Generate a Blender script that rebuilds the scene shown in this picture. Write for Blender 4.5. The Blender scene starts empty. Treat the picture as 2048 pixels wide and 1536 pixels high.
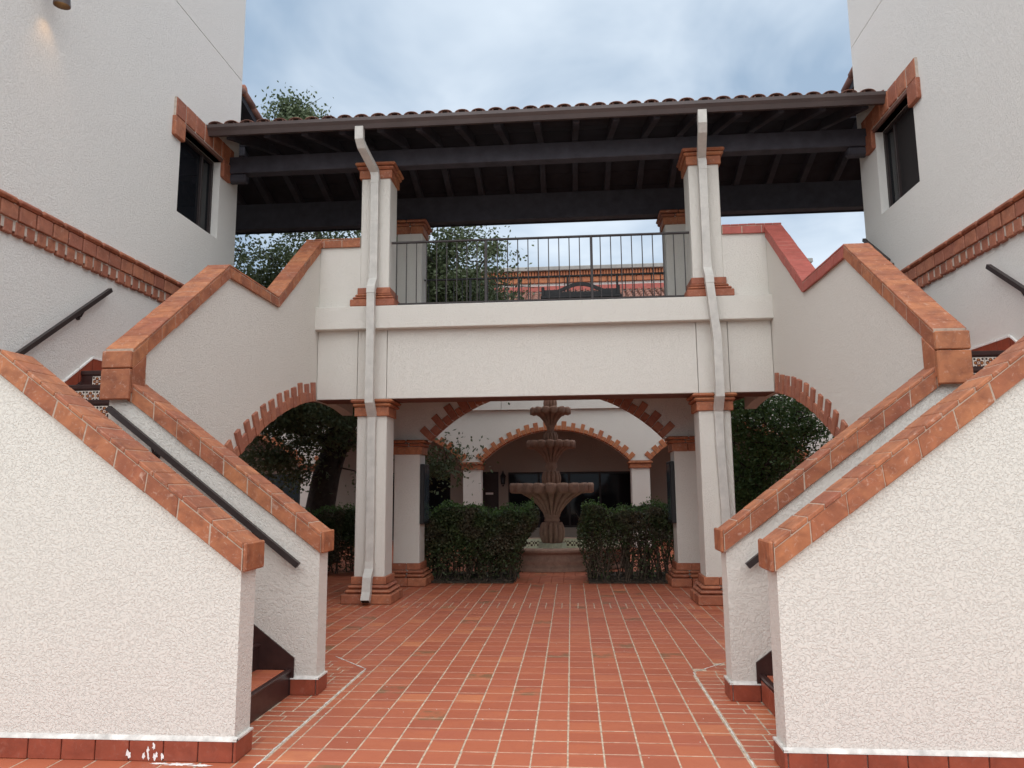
import bpy, math, random
import numpy as np
from mathutils import Vector, Matrix

random.seed(7); RNG = np.random.default_rng(7)
SC = bpy.context.scene
COL = SC.collection

# ------------------------------------------------------------------ camera
F_PX, PITCH, YAW, ROLL = 1458.1, .1395, .0798, -.0087
fw = Vector((-math.sin(YAW)*math.cos(PITCH), math.cos(YAW)*math.cos(PITCH), math.sin(PITCH)))
rt = Vector((math.cos(YAW), math.sin(YAW), 0)); up = rt.cross(fw)
R_ = rt*math.cos(ROLL) + up*math.sin(ROLL); U_ = -rt*math.sin(ROLL) + up*math.cos(ROLL)
cd = bpy.data.cameras.new('camera'); cam = bpy.data.objects.new('camera', cd); COL.objects.link(cam)
M = Matrix((R_, U_, -fw)).transposed().to_4x4(); M.translation = Vector((.401, 0, 1.5)); cam.matrix_world = M
cd.sensor_width = 36; cd.lens = F_PX/2048*36; cd.clip_end = 2000; cd.clip_start = .05
SC.camera = cam

# ------------------------------------------------------------------ world and sun
SUN_EL, SUN_AZ = math.radians(63), math.radians(186)   # azimuth clockwise from +Y: behind the camera, a little to the left
w = bpy.data.worlds.new('World'); SC.world = w; w.use_nodes = True
nt = w.node_tree; nt.nodes.clear()
def wn(t, **k):
    n = nt.nodes.new(t)
    for a, b in k.items(): setattr(n, a, b)
    return n
out = wn('ShaderNodeOutputWorld'); bg = wn('ShaderNodeBackground')
sky = wn('ShaderNodeTexSky', sky_type='NISHITA', sun_disc=False, sun_elevation=SUN_EL, sun_rotation=SUN_AZ)
tc = wn('ShaderNodeTexCoord'); sep = wn('ShaderNodeSeparateXYZ'); nt.links.new(tc.outputs['Generated'], sep.inputs[0])
az = wn('ShaderNodeMath', operation='MAXIMUM'); nt.links.new(sep.outputs['Z'], az.inputs[0]); az.inputs[1].default_value = 0
ad = wn('ShaderNodeMath', operation='ADD'); nt.links.new(az.outputs[0], ad.inputs[0]); ad.inputs[1].default_value = .25
dv = wn('ShaderNodeVectorMath', operation='DIVIDE'); cb = wn('ShaderNodeCombineXYZ')
for i in range(3): nt.links.new(ad.outputs[0], cb.inputs[i])
nt.links.new(tc.outputs['Generated'], dv.inputs[0]); nt.links.new(cb.outputs[0], dv.inputs[1])
n1 = wn('ShaderNodeTexNoise'); n1.inputs['Scale'].default_value = 2.3; n1.inputs['Detail'].default_value = 5; n1.inputs['Roughness'].default_value = .52; n1.inputs['Distortion'].default_value = .3
nt.links.new(dv.outputs[0], n1.inputs['Vector'])
r1 = wn('ShaderNodeValToRGB'); r1.color_ramp.elements[0].position = .39; r1.color_ramp.elements[1].position = .70
nt.links.new(n1.outputs['Fac'], r1.inputs[0])
ccol = wn('ShaderNodeMix', data_type='RGBA'); ccol.inputs[6].default_value = (4.3, 5.7, 7.4, 1); ccol.inputs[7].default_value = (9.2, 10.3, 11.4, 1)
nt.links.new(r1.outputs[0], ccol.inputs[0])
mx = wn('ShaderNodeMix', data_type='RGBA'); mx.inputs[0].default_value = .82
nt.links.new(sky.outputs[0], mx.inputs[6]); nt.links.new(ccol.outputs[2], mx.inputs[7])
nt.links.new(mx.outputs[2], bg.inputs[0]); bg.inputs[1].default_value = .078
nt.links.new(bg.outputs[0], out.inputs[0])
sd = bpy.data.lights.new('sun', 'SUN'); sd.energy = 3.0; sd.angle = math.radians(115); sd.color = (1, .965, .92)
so = bpy.data.objects.new('sun', sd); COL.objects.link(so)
sdir = Vector((math.sin(SUN_AZ)*math.cos(SUN_EL), math.cos(SUN_AZ)*math.cos(SUN_EL), math.sin(SUN_EL)))
so.rotation_euler = sdir.to_track_quat('Z', 'Y').to_euler(); so.location = (0, -20, 30)
vs = SC.view_settings; vs.view_transform = 'Standard'; vs.look = 'None'; vs.gamma = 1; vs.use_curve_mapping = False
vs.exposure = 0.37
SC.cycles.max_bounces = 8; SC.cycles.diffuse_bounces = 5

# ------------------------------------------------------------------ materials
MATS = {}
class NT:
    def __init__(s, name):
        s.m = bpy.data.materials.new(name); s.m.use_nodes = True; s.t = s.m.node_tree
        s.b = s.t.nodes['Principled BSDF']; s.g = s.n('ShaderNodeNewGeometry'); s.oi = None
    def n(s, t, **k):
        x = s.t.nodes.new(t)
        for a, b in k.items(): setattr(x, a, b)
        return x
    def l(s, a, b): s.t.links.new(a, b)
    @property
    def P(s): return s.g.outputs['Position']
    def rnd(s):
        if not s.oi: s.oi = s.n('ShaderNodeObjectInfo')
        return s.oi.outputs['Random']
    def mapped(s, scale, vec=None):
        v = s.n('ShaderNodeVectorMath', operation='MULTIPLY'); s.l(vec or s.P, v.inputs[0]); v.inputs[1].default_value = scale
        return v.outputs[0]
    def noise(s, scale, detail=3, rough=.55, dist=0, vec=None):
        x = s.n('ShaderNodeTexNoise'); x.inputs['Scale'].default_value = scale; x.inputs['Detail'].default_value = detail
        x.inputs['Roughness'].default_value = rough; x.inputs['Distortion'].default_value = dist
        s.l(vec or s.P, x.inputs['Vector']); return x.outputs['Fac']
    def ramp(s, fac, stops):
        r = s.n('ShaderNodeValToRGB'); e = r.color_ramp.elements
        while len(e) < len(stops): e.new(.5)
        for i, (p, c) in enumerate(stops):
            e[i].position = p; e[i].color = (c, c, c, 1) if isinstance(c, (int, float)) else (*c, 1)
        s.l(fac, r.inputs[0]); return r.outputs[0]
    def mix(s, fac, a, b, mode='MIX'):
        m = s.n('ShaderNodeMix', data_type='RGBA', blend_type=mode)
        for i, v in ((0, fac), (6, a), (7, b)):
            if hasattr(v, 'is_linked'): s.l(v, m.inputs[i])
            elif i == 0: m.inputs[0].default_value = v
            else: m.inputs[i].default_value = (*v, 1) if len(v) == 3 else v
        return m.outputs[2]
    def math(s, op, a, b=0.):
        m = s.n('ShaderNodeMath', operation=op)
        for i, v in ((0, a), (1, b)):
            if hasattr(v, 'is_linked'): s.l(v, m.inputs[i])
            else: m.inputs[i].default_value = v
        return m.outputs[0]
    def bump(s, h, dist, strength=1., prev=None):
        b = s.n('ShaderNodeBump'); b.inputs['Distance'].default_value = dist; b.inputs['Strength'].default_value = strength
        s.l(h, b.inputs['Height'])
        if prev: s.l(prev, b.inputs['Normal'])
        return b.outputs[0]
    def fin(s, col, rough=.7, normal=None, spec=.5, metal=0):
        if hasattr(col, 'is_linked'): s.l(col, s.b.inputs['Base Color'])
        else: s.b.inputs['Base Color'].default_value = (*col, 1)
        if hasattr(rough, 'is_linked'): s.l(rough, s.b.inputs['Roughness'])
        else: s.b.inputs['Roughness'].default_value = rough
        s.b.inputs['Specular IOR Level'].default_value = spec; s.b.inputs['Metallic'].default_value = metal
        if normal: s.l(normal, s.b.inputs['Normal'])
        MATS[s.m.name] = s.m; return s.m

def m_stucco(name, col, sc=34, dist=.007, coarse=1.):
    t = NT(name)
    h = t.noise(sc, 3, .55, .9); h1 = t.ramp(h, [(.33, 0), (.50, .85), (.62, 1)])
    h2 = t.noise(sc*4, 2, .6)
    big = t.noise(.9, 4, .6); c = t.mix(t.ramp(big, [(.35, 0), (.7, 1)]), tuple(x*.90 for x in col), col)
    st = t.noise(1, 4, .65, 0, t.mapped((5, 5, .35)))               # weather streaks running down the wall
    c = t.mix(t.math('MULTIPLY', t.ramp(st, [(.52, 0), (.78, 1)]), .16), c, (col[0]*.72, col[1]*.70, col[2]*.66))
    c = t.mix(t.math('SUBTRACT', 1, h1), c, tuple(x*.86 for x in col)); c = t.mix(.86, c, col)  # crevices coloured darker, painting in the shadows of the texture
    n = t.bump(h1, dist*coarse, .8); n = t.bump(h2, .0015, .5, n)
    return t.fin(c, .88, n, .25)
STUCCO = m_stucco('stucco_cream', (.69, .660, .602), 74, .0048)
STUCCO_W = m_stucco('stucco_tower', (.76, .735, .69), 70, .005)
STUCCO_F = m_stucco('stucco_far', (.69, .665, .615), 60, .006)

def m_terra(name, cols, efflo=.35, rough=.62, bump=.003, scale=1.):
    t = NT(name)
    c = t.ramp(t.rnd(), [(i/(len(cols)-1), k) for i, k in enumerate(cols)])
    bl = t.noise(9*scale, 5, .62, .6); c = t.mix(t.ramp(bl, [(.35, 0), (.68, .75)]), c, tuple(x*.66 for x in cols[0]))
    o2 = t.noise(5*scale, 3, .6, .4, t.mapped((1.3, .8, 1.7))); c = t.mix(t.math('MULTIPLY', t.ramp(o2, [(.5, 0), (.72, 1)]), .5), c, cols[-1])
    ef = t.noise(26*scale, 5, .7, 1.0); c = t.mix(t.math('MULTIPLY', t.ramp(ef, [(.56, 0), (.74, 1)]), efflo), c, (.62, .45, .36))
    n = t.bump(t.noise(38, 4, .65), bump, .7); n = t.bump(t.noise(10, 2, .5), bump*1.6, .5, n)
    return t.fin(c, t.ramp(ef, [(.3, rough-.08), (.7, rough+.12)]), n, .35)
TERRA = m_terra('terracotta_cap', [(.27, .088, .045), (.37, .125, .058), (.43, .158, .068), (.32, .10, .053), (.47, .185, .08)], .55)
TERRA_D = m_terra('terracotta_old', [(.32, .105, .058), (.39, .135, .068), (.44, .16, .078), (.35, .115, .068)], .5)
BRICK = m_terra('arch_brick', [(.32, .115, .072), (.40, .15, .085), (.45, .18, .10), (.35, .125, .08)], .4)
BRICK_O = m_terra('arcade_brick', [(.42, .15, .065), (.48, .18, .075), (.40, .13, .06)], .2)
ROOFT = m_terra('roof_tile', [(.22, .10, .075), (.28, .13, .09), (.25, .12, .09), (.19, .095, .078)], .3, .8)
PAINT_R = m_terra('red_painted_cap', [(.42, .105, .08), (.45, .115, .09), (.40, .10, .078)], .15, .55, .002)
BASET = m_terra('glazed_base_tile', [(.27, .06, .033), (.31, .075, .040), (.29, .066, .036)], .10, .42, .001)

def m_floor():
    t = NT('quarry_tile')
    off = t.n('ShaderNodeVectorMath', operation='ADD'); t.l(t.P, off.inputs[0]); off.inputs[1].default_value = (-.349+.2027*40, 4, 5)
    sc = t.mapped((1/.2027, 1/.1985, 0), off.outputs[0])
    fl = t.n('ShaderNodeVectorMath', operation='FLOOR'); t.l(sc, fl.inputs[0])
    wnz = t.n('ShaderNodeTexWhiteNoise', noise_dimensions='3D'); t.l(fl.outputs[0], wnz.inputs['Vector'])
    c = t.ramp(wnz.outputs['Value'], [(0, (.35, .092, .048)), (.3, (.41, .114, .057)), (.65, (.45, .132, .063)), (.88, (.39, .104, .058)), (1, (.53, .18, .08))])
    bl = t.noise(3.2, 5, .65, .5); c = t.mix(t.ramp(bl, [(.38, 0), (.72, .55)]), c, (.34, .092, .050))
    w2 = t.n('ShaderNodeTexWhiteNoise', noise_dimensions='3D'); t.l(t.mapped((1.7, 1.3, 1), fl.outputs[0]), w2.inputs['Vector'])
    st = t.math('MULTIPLY', t.math('GREATER_THAN', w2.outputs['Value'], .955), t.ramp(t.noise(7, 4, .6), [(.42, 0), (.58, .75)]))
    c = t.mix(st, c, (.17, .105, .05))                                # a few dark kiln-flashed tiles
    fine = t.noise(60, 4, .7); c = t.mix(t.math('MULTIPLY', t.ramp(fine, [(.58, 0), (.8, 1)]), .3), c, (.5, .28, .2))
    n = t.bump(t.noise(24, 3, .6), .0012, .6)
    return t.fin(c, t.ramp(bl, [(.3, .38), (.7, .58)]), n, .4)
FLOOR = m_floor()
def m_plain(name, col, rough=.6, var=.15, bump=0, sc=14, spec=.4, metal=0):
    t = NT(name); a = t.noise(sc, 4, .6)
    c = t.mix(t.ramp(a, [(.3, 0), (.7, 1)]), tuple(x*(1-var) for x in col), tuple(min(1, x*(1+var)) for x in col))
    return t.fin(c, rough, t.bump(t.noise(sc*3, 3, .6), bump, .7) if bump else None, spec, metal)
GROUT = m_plain('grout', (.46, .355, .26), .9, .4, .002, 20)
MORTAR = m_plain('mortar', (.42, .32, .25), .92, .2, .003, 24)
CAULK = m_plain('white_sealant', (.60, .57, .53), .7, .3, .003, 12)
PAINTW = m_plain('white_paint', (.78, .76, .73), .55, .1, .003, 30)
MORTAR_L = m_plain('pale_mortar', (.50, .42, .355), .92, .2, .003, 24)
WOOD = m_plain('dark_brown_wood', (.043, .040, .050), .7, .25, .002, 6)  # blue cast of lens flare is put into wood and decking colours
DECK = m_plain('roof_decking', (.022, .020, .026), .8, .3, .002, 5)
GUTTER = m_plain('brown_gutter_metal', (.075, .055, .052), .42, .12, 0, 3)
SPOUT = m_plain('painted_downspout', (.54, .52, .48), .5, .12, .0006, 8)
IRON = m_plain('brown_iron', (.030, .021, .020), .45, .2, .0005, 20)
BLACKI = m_plain('black_iron', (.014, .013, .014), .5, .2, .0005, 20)
BROWNT = m_plain('dark_brown_glaze', (.042, .020, .018), .32, .2, .0006, 16)
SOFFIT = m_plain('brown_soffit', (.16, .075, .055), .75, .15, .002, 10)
BARK = m_plain('bark', (.045, .036, .030), .95, .4, .02, 9)
TWIG = m_plain('twigs', (.07, .05, .035), .9, .3, .002, 20)
SOIL = m_plain('bed_soil', (.045, .032, .022), .95, .4, .02, 8)
CONC = m_plain('grey_concrete', (.30, .29, .27), .9, .15, .003, 5)
STONE = m_terra('cantera_stone', [(.32, .19, .14), (.37, .22, .16), (.34, .205, .15)], .35, .8, .004)
def m_leaf(name, cols, brown=0):
    t = NT(name); a = t.noise(1.1, 3, .6); b = t.noise(23, 2, .6)
    c = t.ramp(t.math('ADD', t.math('MULTIPLY', a, .45), t.math('MULTIPLY', b, .55)), [(.30, cols[0]), (.5, cols[1]), (.72, cols[2])])
    if brown: c = t.mix(t.math('MULTIPLY', t.ramp(t.noise(2.3, 3, .6, .5), [(.45, 0), (.62, 1)]), brown), c, (.085, .062, .042))
    m = t.fin(c, .55, None, .35)
    tr = t.n('ShaderNodeBsdfTranslucent'); t.l(c, tr.inputs[0]); ms = t.n('ShaderNodeMixShader'); ms.inputs[0].default_value = .22
    t.l(t.b.outputs[0], ms.inputs[1]); t.l(tr.outputs[0], ms.inputs[2]); t.l(ms.outputs[0], t.t.nodes['Material Output'].inputs[0])
    return m
LEAF_O = m_leaf('oak_leaves', [(.055, .080, .038), (.095, .125, .058), (.15, .18, .09)])
LEAF_H = m_leaf('hedge_leaves', [(.022, .036, .013), (.042, .062, .021), (.075, .105, .034)], .75)
LEAF_TOP = m_leaf('skylit_top_leaf', [(.045, .085, .022), (.07, .13, .034), (.11, .18, .045)])  # brighter greens that paint sky light onto the hedge tops
LEAF_R = m_leaf('myrtle_leaves', [(.055, .10, .034), (.09, .155, .05), (.135, .21, .07)])
def m_glass():
    t = NT('dark_window_glass'); c = t.mix(t.noise(.8, 3, .6), (.006, .007, .009), (.014, .015, .018))
    return t.fin(c, .05, t.bump(t.noise(1.3, 2, .5), .004, .4), .22)
GLASS = m_glass()
STUCCO_SHADE = m_stucco('stucco_shaded_interior', (.30, .265, .225), 40, .004)  # darker stucco: the arcade's interior shade is put into its colour
SCREEN = m_plain('insect_screen', (.020, .017, .017), .6, .15, .0008, 60)
DISPLAY = m_plain('display_glass', (.05, .065, .075), .12, .3, 0, 4)
def m_talavera():
    # white glazed tile with a four-petalled brown and orange flower, drawn round each tile's own centre
    t = NT('painted_flower_tile'); tcn = t.n('ShaderNodeTexCoord')
    sp = t.n('ShaderNodeSeparateXYZ'); t.l(tcn.outputs['Object'], sp.inputs[0])
    x, y = sp.outputs['X'], sp.outputs['Z']
    def disc(cx, cy, r):
        dx = t.math('SUBTRACT', x, cx); dy = t.math('SUBTRACT', y, cy)
        d = t.math('ADD', t.math('MULTIPLY', dx, dx), t.math('MULTIPLY', dy, dy))
        return t.math('LESS_THAN', d, r*r)
    c = t.mix(0, (.66, .62, .54), (.66, .62, .54))
    for cx, cy in ((.036, .036), (-.036, .036), (.036, -.036), (-.036, -.036)): c = t.mix(disc(cx, cy, .011), c, (.05, .04, .04))
    for cx, cy in ((.026, 0), (-.026, 0), (0, .026), (0, -.026)):
        c = t.mix(disc(cx, cy, .018), c, (.11, .03, .02)); c = t.mix(disc(cx*1.15, cy*1.15, .009), c, (.36, .15, .05))
    c = t.mix(disc(0, 0, .013), c, (.7, .62, .5)); c = t.mix(disc(0, 0, .007), c, (.28, .07, .03))
    return t.fin(c, .22, None, .5)
TALA = m_talavera()
def m_basin():
    t = NT('basin_flower_band'); sp = t.n('ShaderNodeSeparateXYZ'); t.l(t.P, sp.inputs[0])
    ch = t.n('ShaderNodeTexChecker'); ch.inputs['Scale'].default_value = 22; t.l(t.P, ch.inputs['Vector'])
    c = t.mix(ch.outputs['Fac'], (.62, .60, .46), (.07, .04, .03)); return t.fin(c, .3)
BAND = m_basin()
YTILE = m_plain('cream_glazed_tile', (.55, .54, .42), .3, .12, 0, 20)
def m_emit():
    t = NT('lit_lamp_bulb'); t.b.inputs['Emission Color'].default_value = (1, .62, .25, 1); t.b.inputs['Emission Strength'].default_value = 6
    return t.fin((.8, .7, .5), .4)
BULB = m_emit()

# ------------------------------------------------------------------ helpers
PI_ = {}
def reg(o, parent):
    COL.objects.link(o)
    if parent is not None:
        o.parent = parent; o.matrix_parent_inverse = PI_.get(parent.name, Matrix.Identity(4))
    return o
def top(name, label, cat, loc, group=None):
    o = bpy.data.objects.new(name, None); o.empty_display_size = .2; o.location = loc; COL.objects.link(o)
    PI_[o.name] = Matrix.Translation(-Vector(loc)); o['label'] = label; o['category'] = cat
    if group: o['group'] = group
    return o
def obj(name, me, parent=None, mat=None, kind=None, mw=None):
    if mat and not me.materials: me.materials.append(mat)
    o = bpy.data.objects.new(name, me)
    if kind: o['kind'] = kind
    reg(o, parent)
    if mw is not None: o.matrix_basis = mw
    return o
def mk(name, V, Fc, mat, parent=None, smooth=False, kind=None):
    me = bpy.data.meshes.new(name); me.from_pydata([tuple(v) for v in V], [], Fc); me.update()
    if smooth: me.polygons.foreach_set('use_smooth', [True]*len(me.polygons))
    return obj(name, me, parent, mat, kind)
HF = [(0, 1, 2, 3), (7, 6, 5, 4), (0, 4, 5, 1), (1, 5, 6, 2), (2, 6, 7, 3), (3, 7, 4, 0)]
NB = {i: [j for f in HF for k, j in enumerate(f) if i in f and (f[k-1] == i or f[(k+1) % 4] == i)] for i in range(8)}
def hexa(C, b=0.):
    """hexahedron from 8 corners (0-3 one face, 4-7 the opposite), edges chamfered by b"""
    C = [Vector(c) for c in C]
    if b <= 0: return C, list(HF)
    V, Fc, idx = [], [], {}
    for fi, f in enumerate(HF):
        L = []
        for k, i in enumerate(f):
            a, c = C[f[k-1]]-C[i], C[f[(k+1) % 4]]-C[i]
            ba, bc = min(b, a.length*.45), min(b, c.length*.45)
            idx[(fi, i)] = len(V); L.append(len(V)); V.append(C[i]+a.normalized()*ba+c.normalized()*bc)
        Fc.append(tuple(L))
    for fi, f in enumerate(HF):
        for k, i in enumerate(f):
            j = f[(k+1) % 4]
            for gi, g in enumerate(HF):
                if gi > fi and i in g and j in g: Fc.append((idx[(fi, j)], idx[(fi, i)], idx[(gi, i)], idx[(gi, j)]))
    for i in range(8): Fc.append(tuple(idx[(fi, i)] for fi, f in enumerate(HF) if i in f))
    return V, Fc
def box8(x0, x1, y0, y1, z0, z1):
    return [(x0, y0, z0), (x1, y0, z0), (x1, y1, z0), (x0, y1, z0), (x0, y0, z1), (x1, y0, z1), (x1, y1, z1), (x0, y1, z1)]
def box(name, x0, x1, y0, y1, z0, z1, mat, parent=None, b=.004, kind=None):
    V, Fc = hexa(box8(x0, x1, y0, y1, z0, z1), b); return mk(name, V, Fc, mat, parent, kind=kind)
class MB:
    def __init__(s): s.V, s.F = [], []
    def add(s, V, Fc):
        o = len(s.V); s.V += [tuple(v) for v in V]; s.F += [tuple(i+o for i in f) for f in Fc]
    def box(s, *a, b=0): s.add(*hexa(box8(*a), b))
    def hexa(s, C, b=0): s.add(*hexa(C, b))
    def tube(s, pts, rad, n=8, cap=True):
        pts = [Vector(p) for p in pts]; rad = rad if hasattr(rad, '__len__') else [rad]*len(pts); rings = []
        ref = Vector((.31, .17, .93))
        for i, p in enumerate(pts):
            d = (pts[min(i+1, len(pts)-1)]-pts[max(i-1, 0)]).normalized()
            a = d.cross(ref); a = a.normalized() if a.length > 1e-4 else d.orthogonal().normalized(); c = d.cross(a)
            rings.append([p+(a*math.cos(2*math.pi*k/n)+c*math.sin(2*math.pi*k/n))*rad[i] for k in range(n)])
        V = [v for r in rings for v in r]
        Fc = [(i*n+k, i*n+(k+1) % n, (i+1)*n+(k+1) % n, (i+1)*n+k) for i in range(len(pts)-1) for k in range(n)]
        if cap: Fc += [tuple(range(n-1, -1, -1)), tuple((len(pts)-1)*n+k for k in range(n))]
        s.add(V, Fc)
    def rect_path(s, pts, wx, wy, side=Vector((1, 0, 0))):
        """rectangular pipe: width wx along `side`, thickness wy across path"""
        pts = [Vector(p) for p in pts]; V, Fc = [], []
        for i, p in enumerate(pts):
            d = (pts[min(i+1, len(pts)-1)]-pts[max(i-1, 0)]).normalized(); t = d.cross(side).normalized()
            for a, b in ((-1, -1), (1, -1), (1, 1), (-1, 1)): V.append(p+side*a*wx/2+t*b*wy/2)
        for i in range(len(pts)-1):
            for k in range(4): Fc.append((i*4+k, i*4+(k+1) % 4, i*4+4+(k+1) % 4, i*4+4+k))
        Fc += [(3, 2, 1, 0), tuple(len(V)-4+k for k in range(4))]; s.add(V, Fc)
    def lathe(s, prof, cx, cy, n=48, mod=None):
        m = len(prof); V = []
        for j, (r, z) in enumerate(prof):
            for k in range(n):
                a = 2*math.pi*k/n; rr, zz = (mod(j, a, r, z) if mod else (r, z))
                V.append((cx+rr*math.cos(a), cy+rr*math.sin(a), zz))
        s.add(V, [(j*n+k, j*n+(k+1) % n, (j+1)*n+(k+1) % n, (j+1)*n+k) for j in range(m-1) for k in range(n)])
    def make(s, name, mat, parent=None, smooth=False, kind=None): return mk(name, s.V, s.F, mat, parent, smooth, kind)
BC = {}
def unit_box(lx, ly, lz, b, mat):
    k = (round(lx, 3), round(ly, 3), round(lz, 3), b, mat.name)
    if k not in BC:
        V, Fc = hexa(box8(-lx/2, lx/2, -ly/2, ly/2, -lz/2, lz/2), b); me = bpy.data.meshes.new('piece'); me.from_pydata([tuple(v) for v in V], [], Fc); me.materials.append(mat); BC[k] = me
    return BC[k]
def piece(name, c, lx, ly, lz, mat, parent, b=.004, rot=None, jit=.0):
    m = Matrix.Translation(Vector(c)+Vector((random.uniform(-jit, jit), random.uniform(-jit, jit), random.uniform(-jit, jit))))
    if rot is not None: m = m @ rot.to_4x4()
    return obj(name, unit_box(lx, ly, lz, b, mat), parent, None, None, m)
def arch_wall(mb, plane, c0, c1, iv):
    """wall standing in plane 'X' or 'Y' between c0 and c1; iv: list of (a0,a1,lo0,lo1,hi0,hi1) strips along the other axis"""
    P = (lambda a, c, z: (c, a, z)) if plane == 'X' else (lambda a, c, z: (a, c, z))
    for i, (a0, a1, l0, l1, h0, h1) in enumerate(iv):
        V = [P(a0, c0, l0), P(a1, c0, l1), P(a1, c0, h1), P(a0, c0, h0), P(a0, c1, l0), P(a1, c1, l1), P(a1, c1, h1), P(a0, c1, h0)]
        Fc = [(0, 1, 2, 3), (7, 6, 5, 4), (0, 4, 5, 1), (3, 2, 6, 7)]
        if i == 0 or abs(iv[i-1][3]-l0) > 1e-6 or abs(iv[i-1][5]-h0) > 1e-6 or abs(iv[i-1][1]-a0) > 1e-6: Fc.append((0, 3, 7, 4))
        if i == len(iv)-1 or abs(iv[i+1][2]-l1) > 1e-6 or abs(iv[i+1][4]-h1) > 1e-6 or abs(iv[i+1][0]-a1) > 1e-6: Fc.append((1, 5, 6, 2))
        mb.add(V, Fc)
def voussoirs(parent, plane, c, proud, sgn, ac, zc, R, th0, th1, mat, pitch=.115, longl=.235, shortl=.115, depth=.10, skip=None):
    """alternating long and short bricks round an arch; sgn = direction the face looks along the wall's normal"""
    n = max(2, int(abs(th1-th0)*R/pitch)); d = (th1-th0)/n; bj = [th0+d*i+(d*random.uniform(-.12, .12) if 0 < i < n else 0) for i in range(n+1)]
    for i in range(n):
        L = longl if i % 2 == 0 else shortl
        L += random.uniform(-.02, .015); pr = proud+random.uniform(-.004, .006)+(.006 if i % 2 == 0 else 0)
        g = .004/R; ta, tb = bj[i]+math.copysign(g, d), bj[i+1]-math.copysign(g, d)
        ri = R-random.uniform(.0, .008); C = []
        for cc in (c+sgn*pr, c-sgn*depth):
            for (t, r) in ((ta, ri), (tb, ri), (tb, ri+L), (ta, ri+L)):
                a, z = ac+r*math.sin(t), zc+r*math.cos(t)
                C.append((cc, a, z) if plane == 'X' else (a, cc, z))
        if skip and skip(C): continue
        V, Fc = hexa(C, .005); mk('brick', V, Fc, mat, parent)
def leaves_np(name, pts, size, mat, parent, kind=None, updir=None):
    """one small folded leaf (two triangles across a keel) per point"""
    n = len(pts); pts = np.asarray(pts, float)
    d = RNG.normal(size=(n, 3)); d /= np.linalg.norm(d, axis=1)[:, None]
    e = RNG.normal(size=(n, 3)); e -= d*(e*d).sum(1)[:, None]; e /= np.linalg.norm(e, axis=1)[:, None]
    s = size*RNG.uniform(.65, 1.35, (n, 1)); nn = np.cross(d, e)
    V = np.stack([pts-d*s*.5, pts+e*s*.28+nn*s*.06, pts+d*s*.5, pts-e*s*.28+nn*s*.06], 1).reshape(-1, 3)
    me = bpy.data.meshes.new(name); me.vertices.add(4*n); me.vertices.foreach_set('co', V.ravel())
    me.loops.add(4*n); me.loops.foreach_set('vertex_index', np.arange(4*n)); me.polygons.add(n)
    me.polygons.foreach_set('loop_start', np.arange(0, 4*n, 4)); me.polygons.foreach_set('loop_total', np.full(n, 4)); me.update(); me.validate()
    return obj(name, me, parent, mat, kind)

# ================================================================== the ground
g = box('ground', -90, 90, -60, 140, -1.0, -.03, CONC, None, 0, 'structure')
PX, PY, X0 = .2027, .1985, .349
paving = box('paving', -9, 9, -4, 11.66, -.028, -.0013, GROUT, None, 0, 'structure')
cy = box('courtyard_paving', -14, 14, 11.66, 21.1, -.028, -.012, FLOOR, None, 0, 'structure')
XJ, YJ = 1.345, 6.19     # sealant joint, and where it turns
tiles = []               # (x0,x1,y0,y1)
def blocked(x0, x1, y0, y1):
    xm, ym = (x0+x1)/2, (y0+y1)/2; ax = abs(xm)
    if ax > 1.70 and 4.15 < ym < 5.66: return True
    if ax > 1.50 and (4.15 < ym < 4.34 or 5.47 < ym < 5.66): return True
    return False
ny0 = int((2.6)/PY)
for j in range(0, 70):
    y0 = 4.186-8*PY+j*PY; y1 = y0+PY
    if y1 > 9.36: break
    for i in range(-24, 22):
        x0 = X0+i*PX; x1 = x0+PX; xm = (x0+x1)/2
        if abs(xm) > 3.6 and y0 < 5: continue
        ym = (y0+y1)/2
        if blocked(x0, x1, y0, y1): continue
        if 4.15 < ym < YJ and min(abs(x0), abs(x1)) > XJ-.03: continue
        if ym >= YJ and ym < YJ+.42 and abs(xm) > XJ+(ym-YJ)*.95-.02: continue
        if 4.15 < ym < YJ and (x0 < -XJ < x1 or x0 < XJ < x1):
            if xm < 0: x0 = -XJ+.008
            else: x1 = XJ-.008
        tiles.append((x0, x1, y0, y1))
for s in (-1, 1):        # narrow border courses between the sealant joint and the stair
    yy = 4.16
    while yy < YJ+.40:
        lo = XJ+.010+max(0, yy-YJ)*.95
        hi = 1.50 if (yy < 4.32 or yy > 5.45) and yy < 5.67 else 1.70
        if yy >= 5.66: hi = 2.2
        x = lo
        while x < hi-.03:
            xe = min(x+.165+(.05 if random.random() < .3 else 0), hi-.002)
            tiles.append((s*x, s*xe, yy, yy+.098) if s > 0 else (-xe, -x, yy, yy+.098)); x = xe
        yy += .102
for j in range(2):       # soldier band of half tiles at the edge of the arcade
    y0 = 9.3475+j*.205
    for i in range(-52, 52): tiles.append((X0+i*PX/2, X0+(i+1)*PX/2, y0, y0+.203))
for j in range(0, 10):
    y0 = 9.758+j*.19
    for i in range(-24, 22): tiles.append((X0+i*PX, X0+(i+1)*PX, y0, y0+.19))
for j in range(0, 9):    # the walk between the hedges up to the basin
    y0 = 11.665+j*.17
    for i in range(-3, 3): tiles.append((.05+i*.195, .05+(i+1)*.195, y0+(.03 if i % 2 else 0), y0+.17+(.03 if i % 2 else 0)))
camp = (.401, 0)
def shows(t):
    x, y = (t[0]+t[1])/2, (t[2]+t[3])/2
    if y < 3.95 or abs(x-.1)/y > .46: return 0
    if abs(x) > 1.72 and y < 5.7: return 0
    return (t[1]-t[0])*(t[3]-t[2])/y**3
order = sorted(range(len(tiles)), key=lambda k: -shows(tiles[k])); near = set(order[:300])
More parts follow.
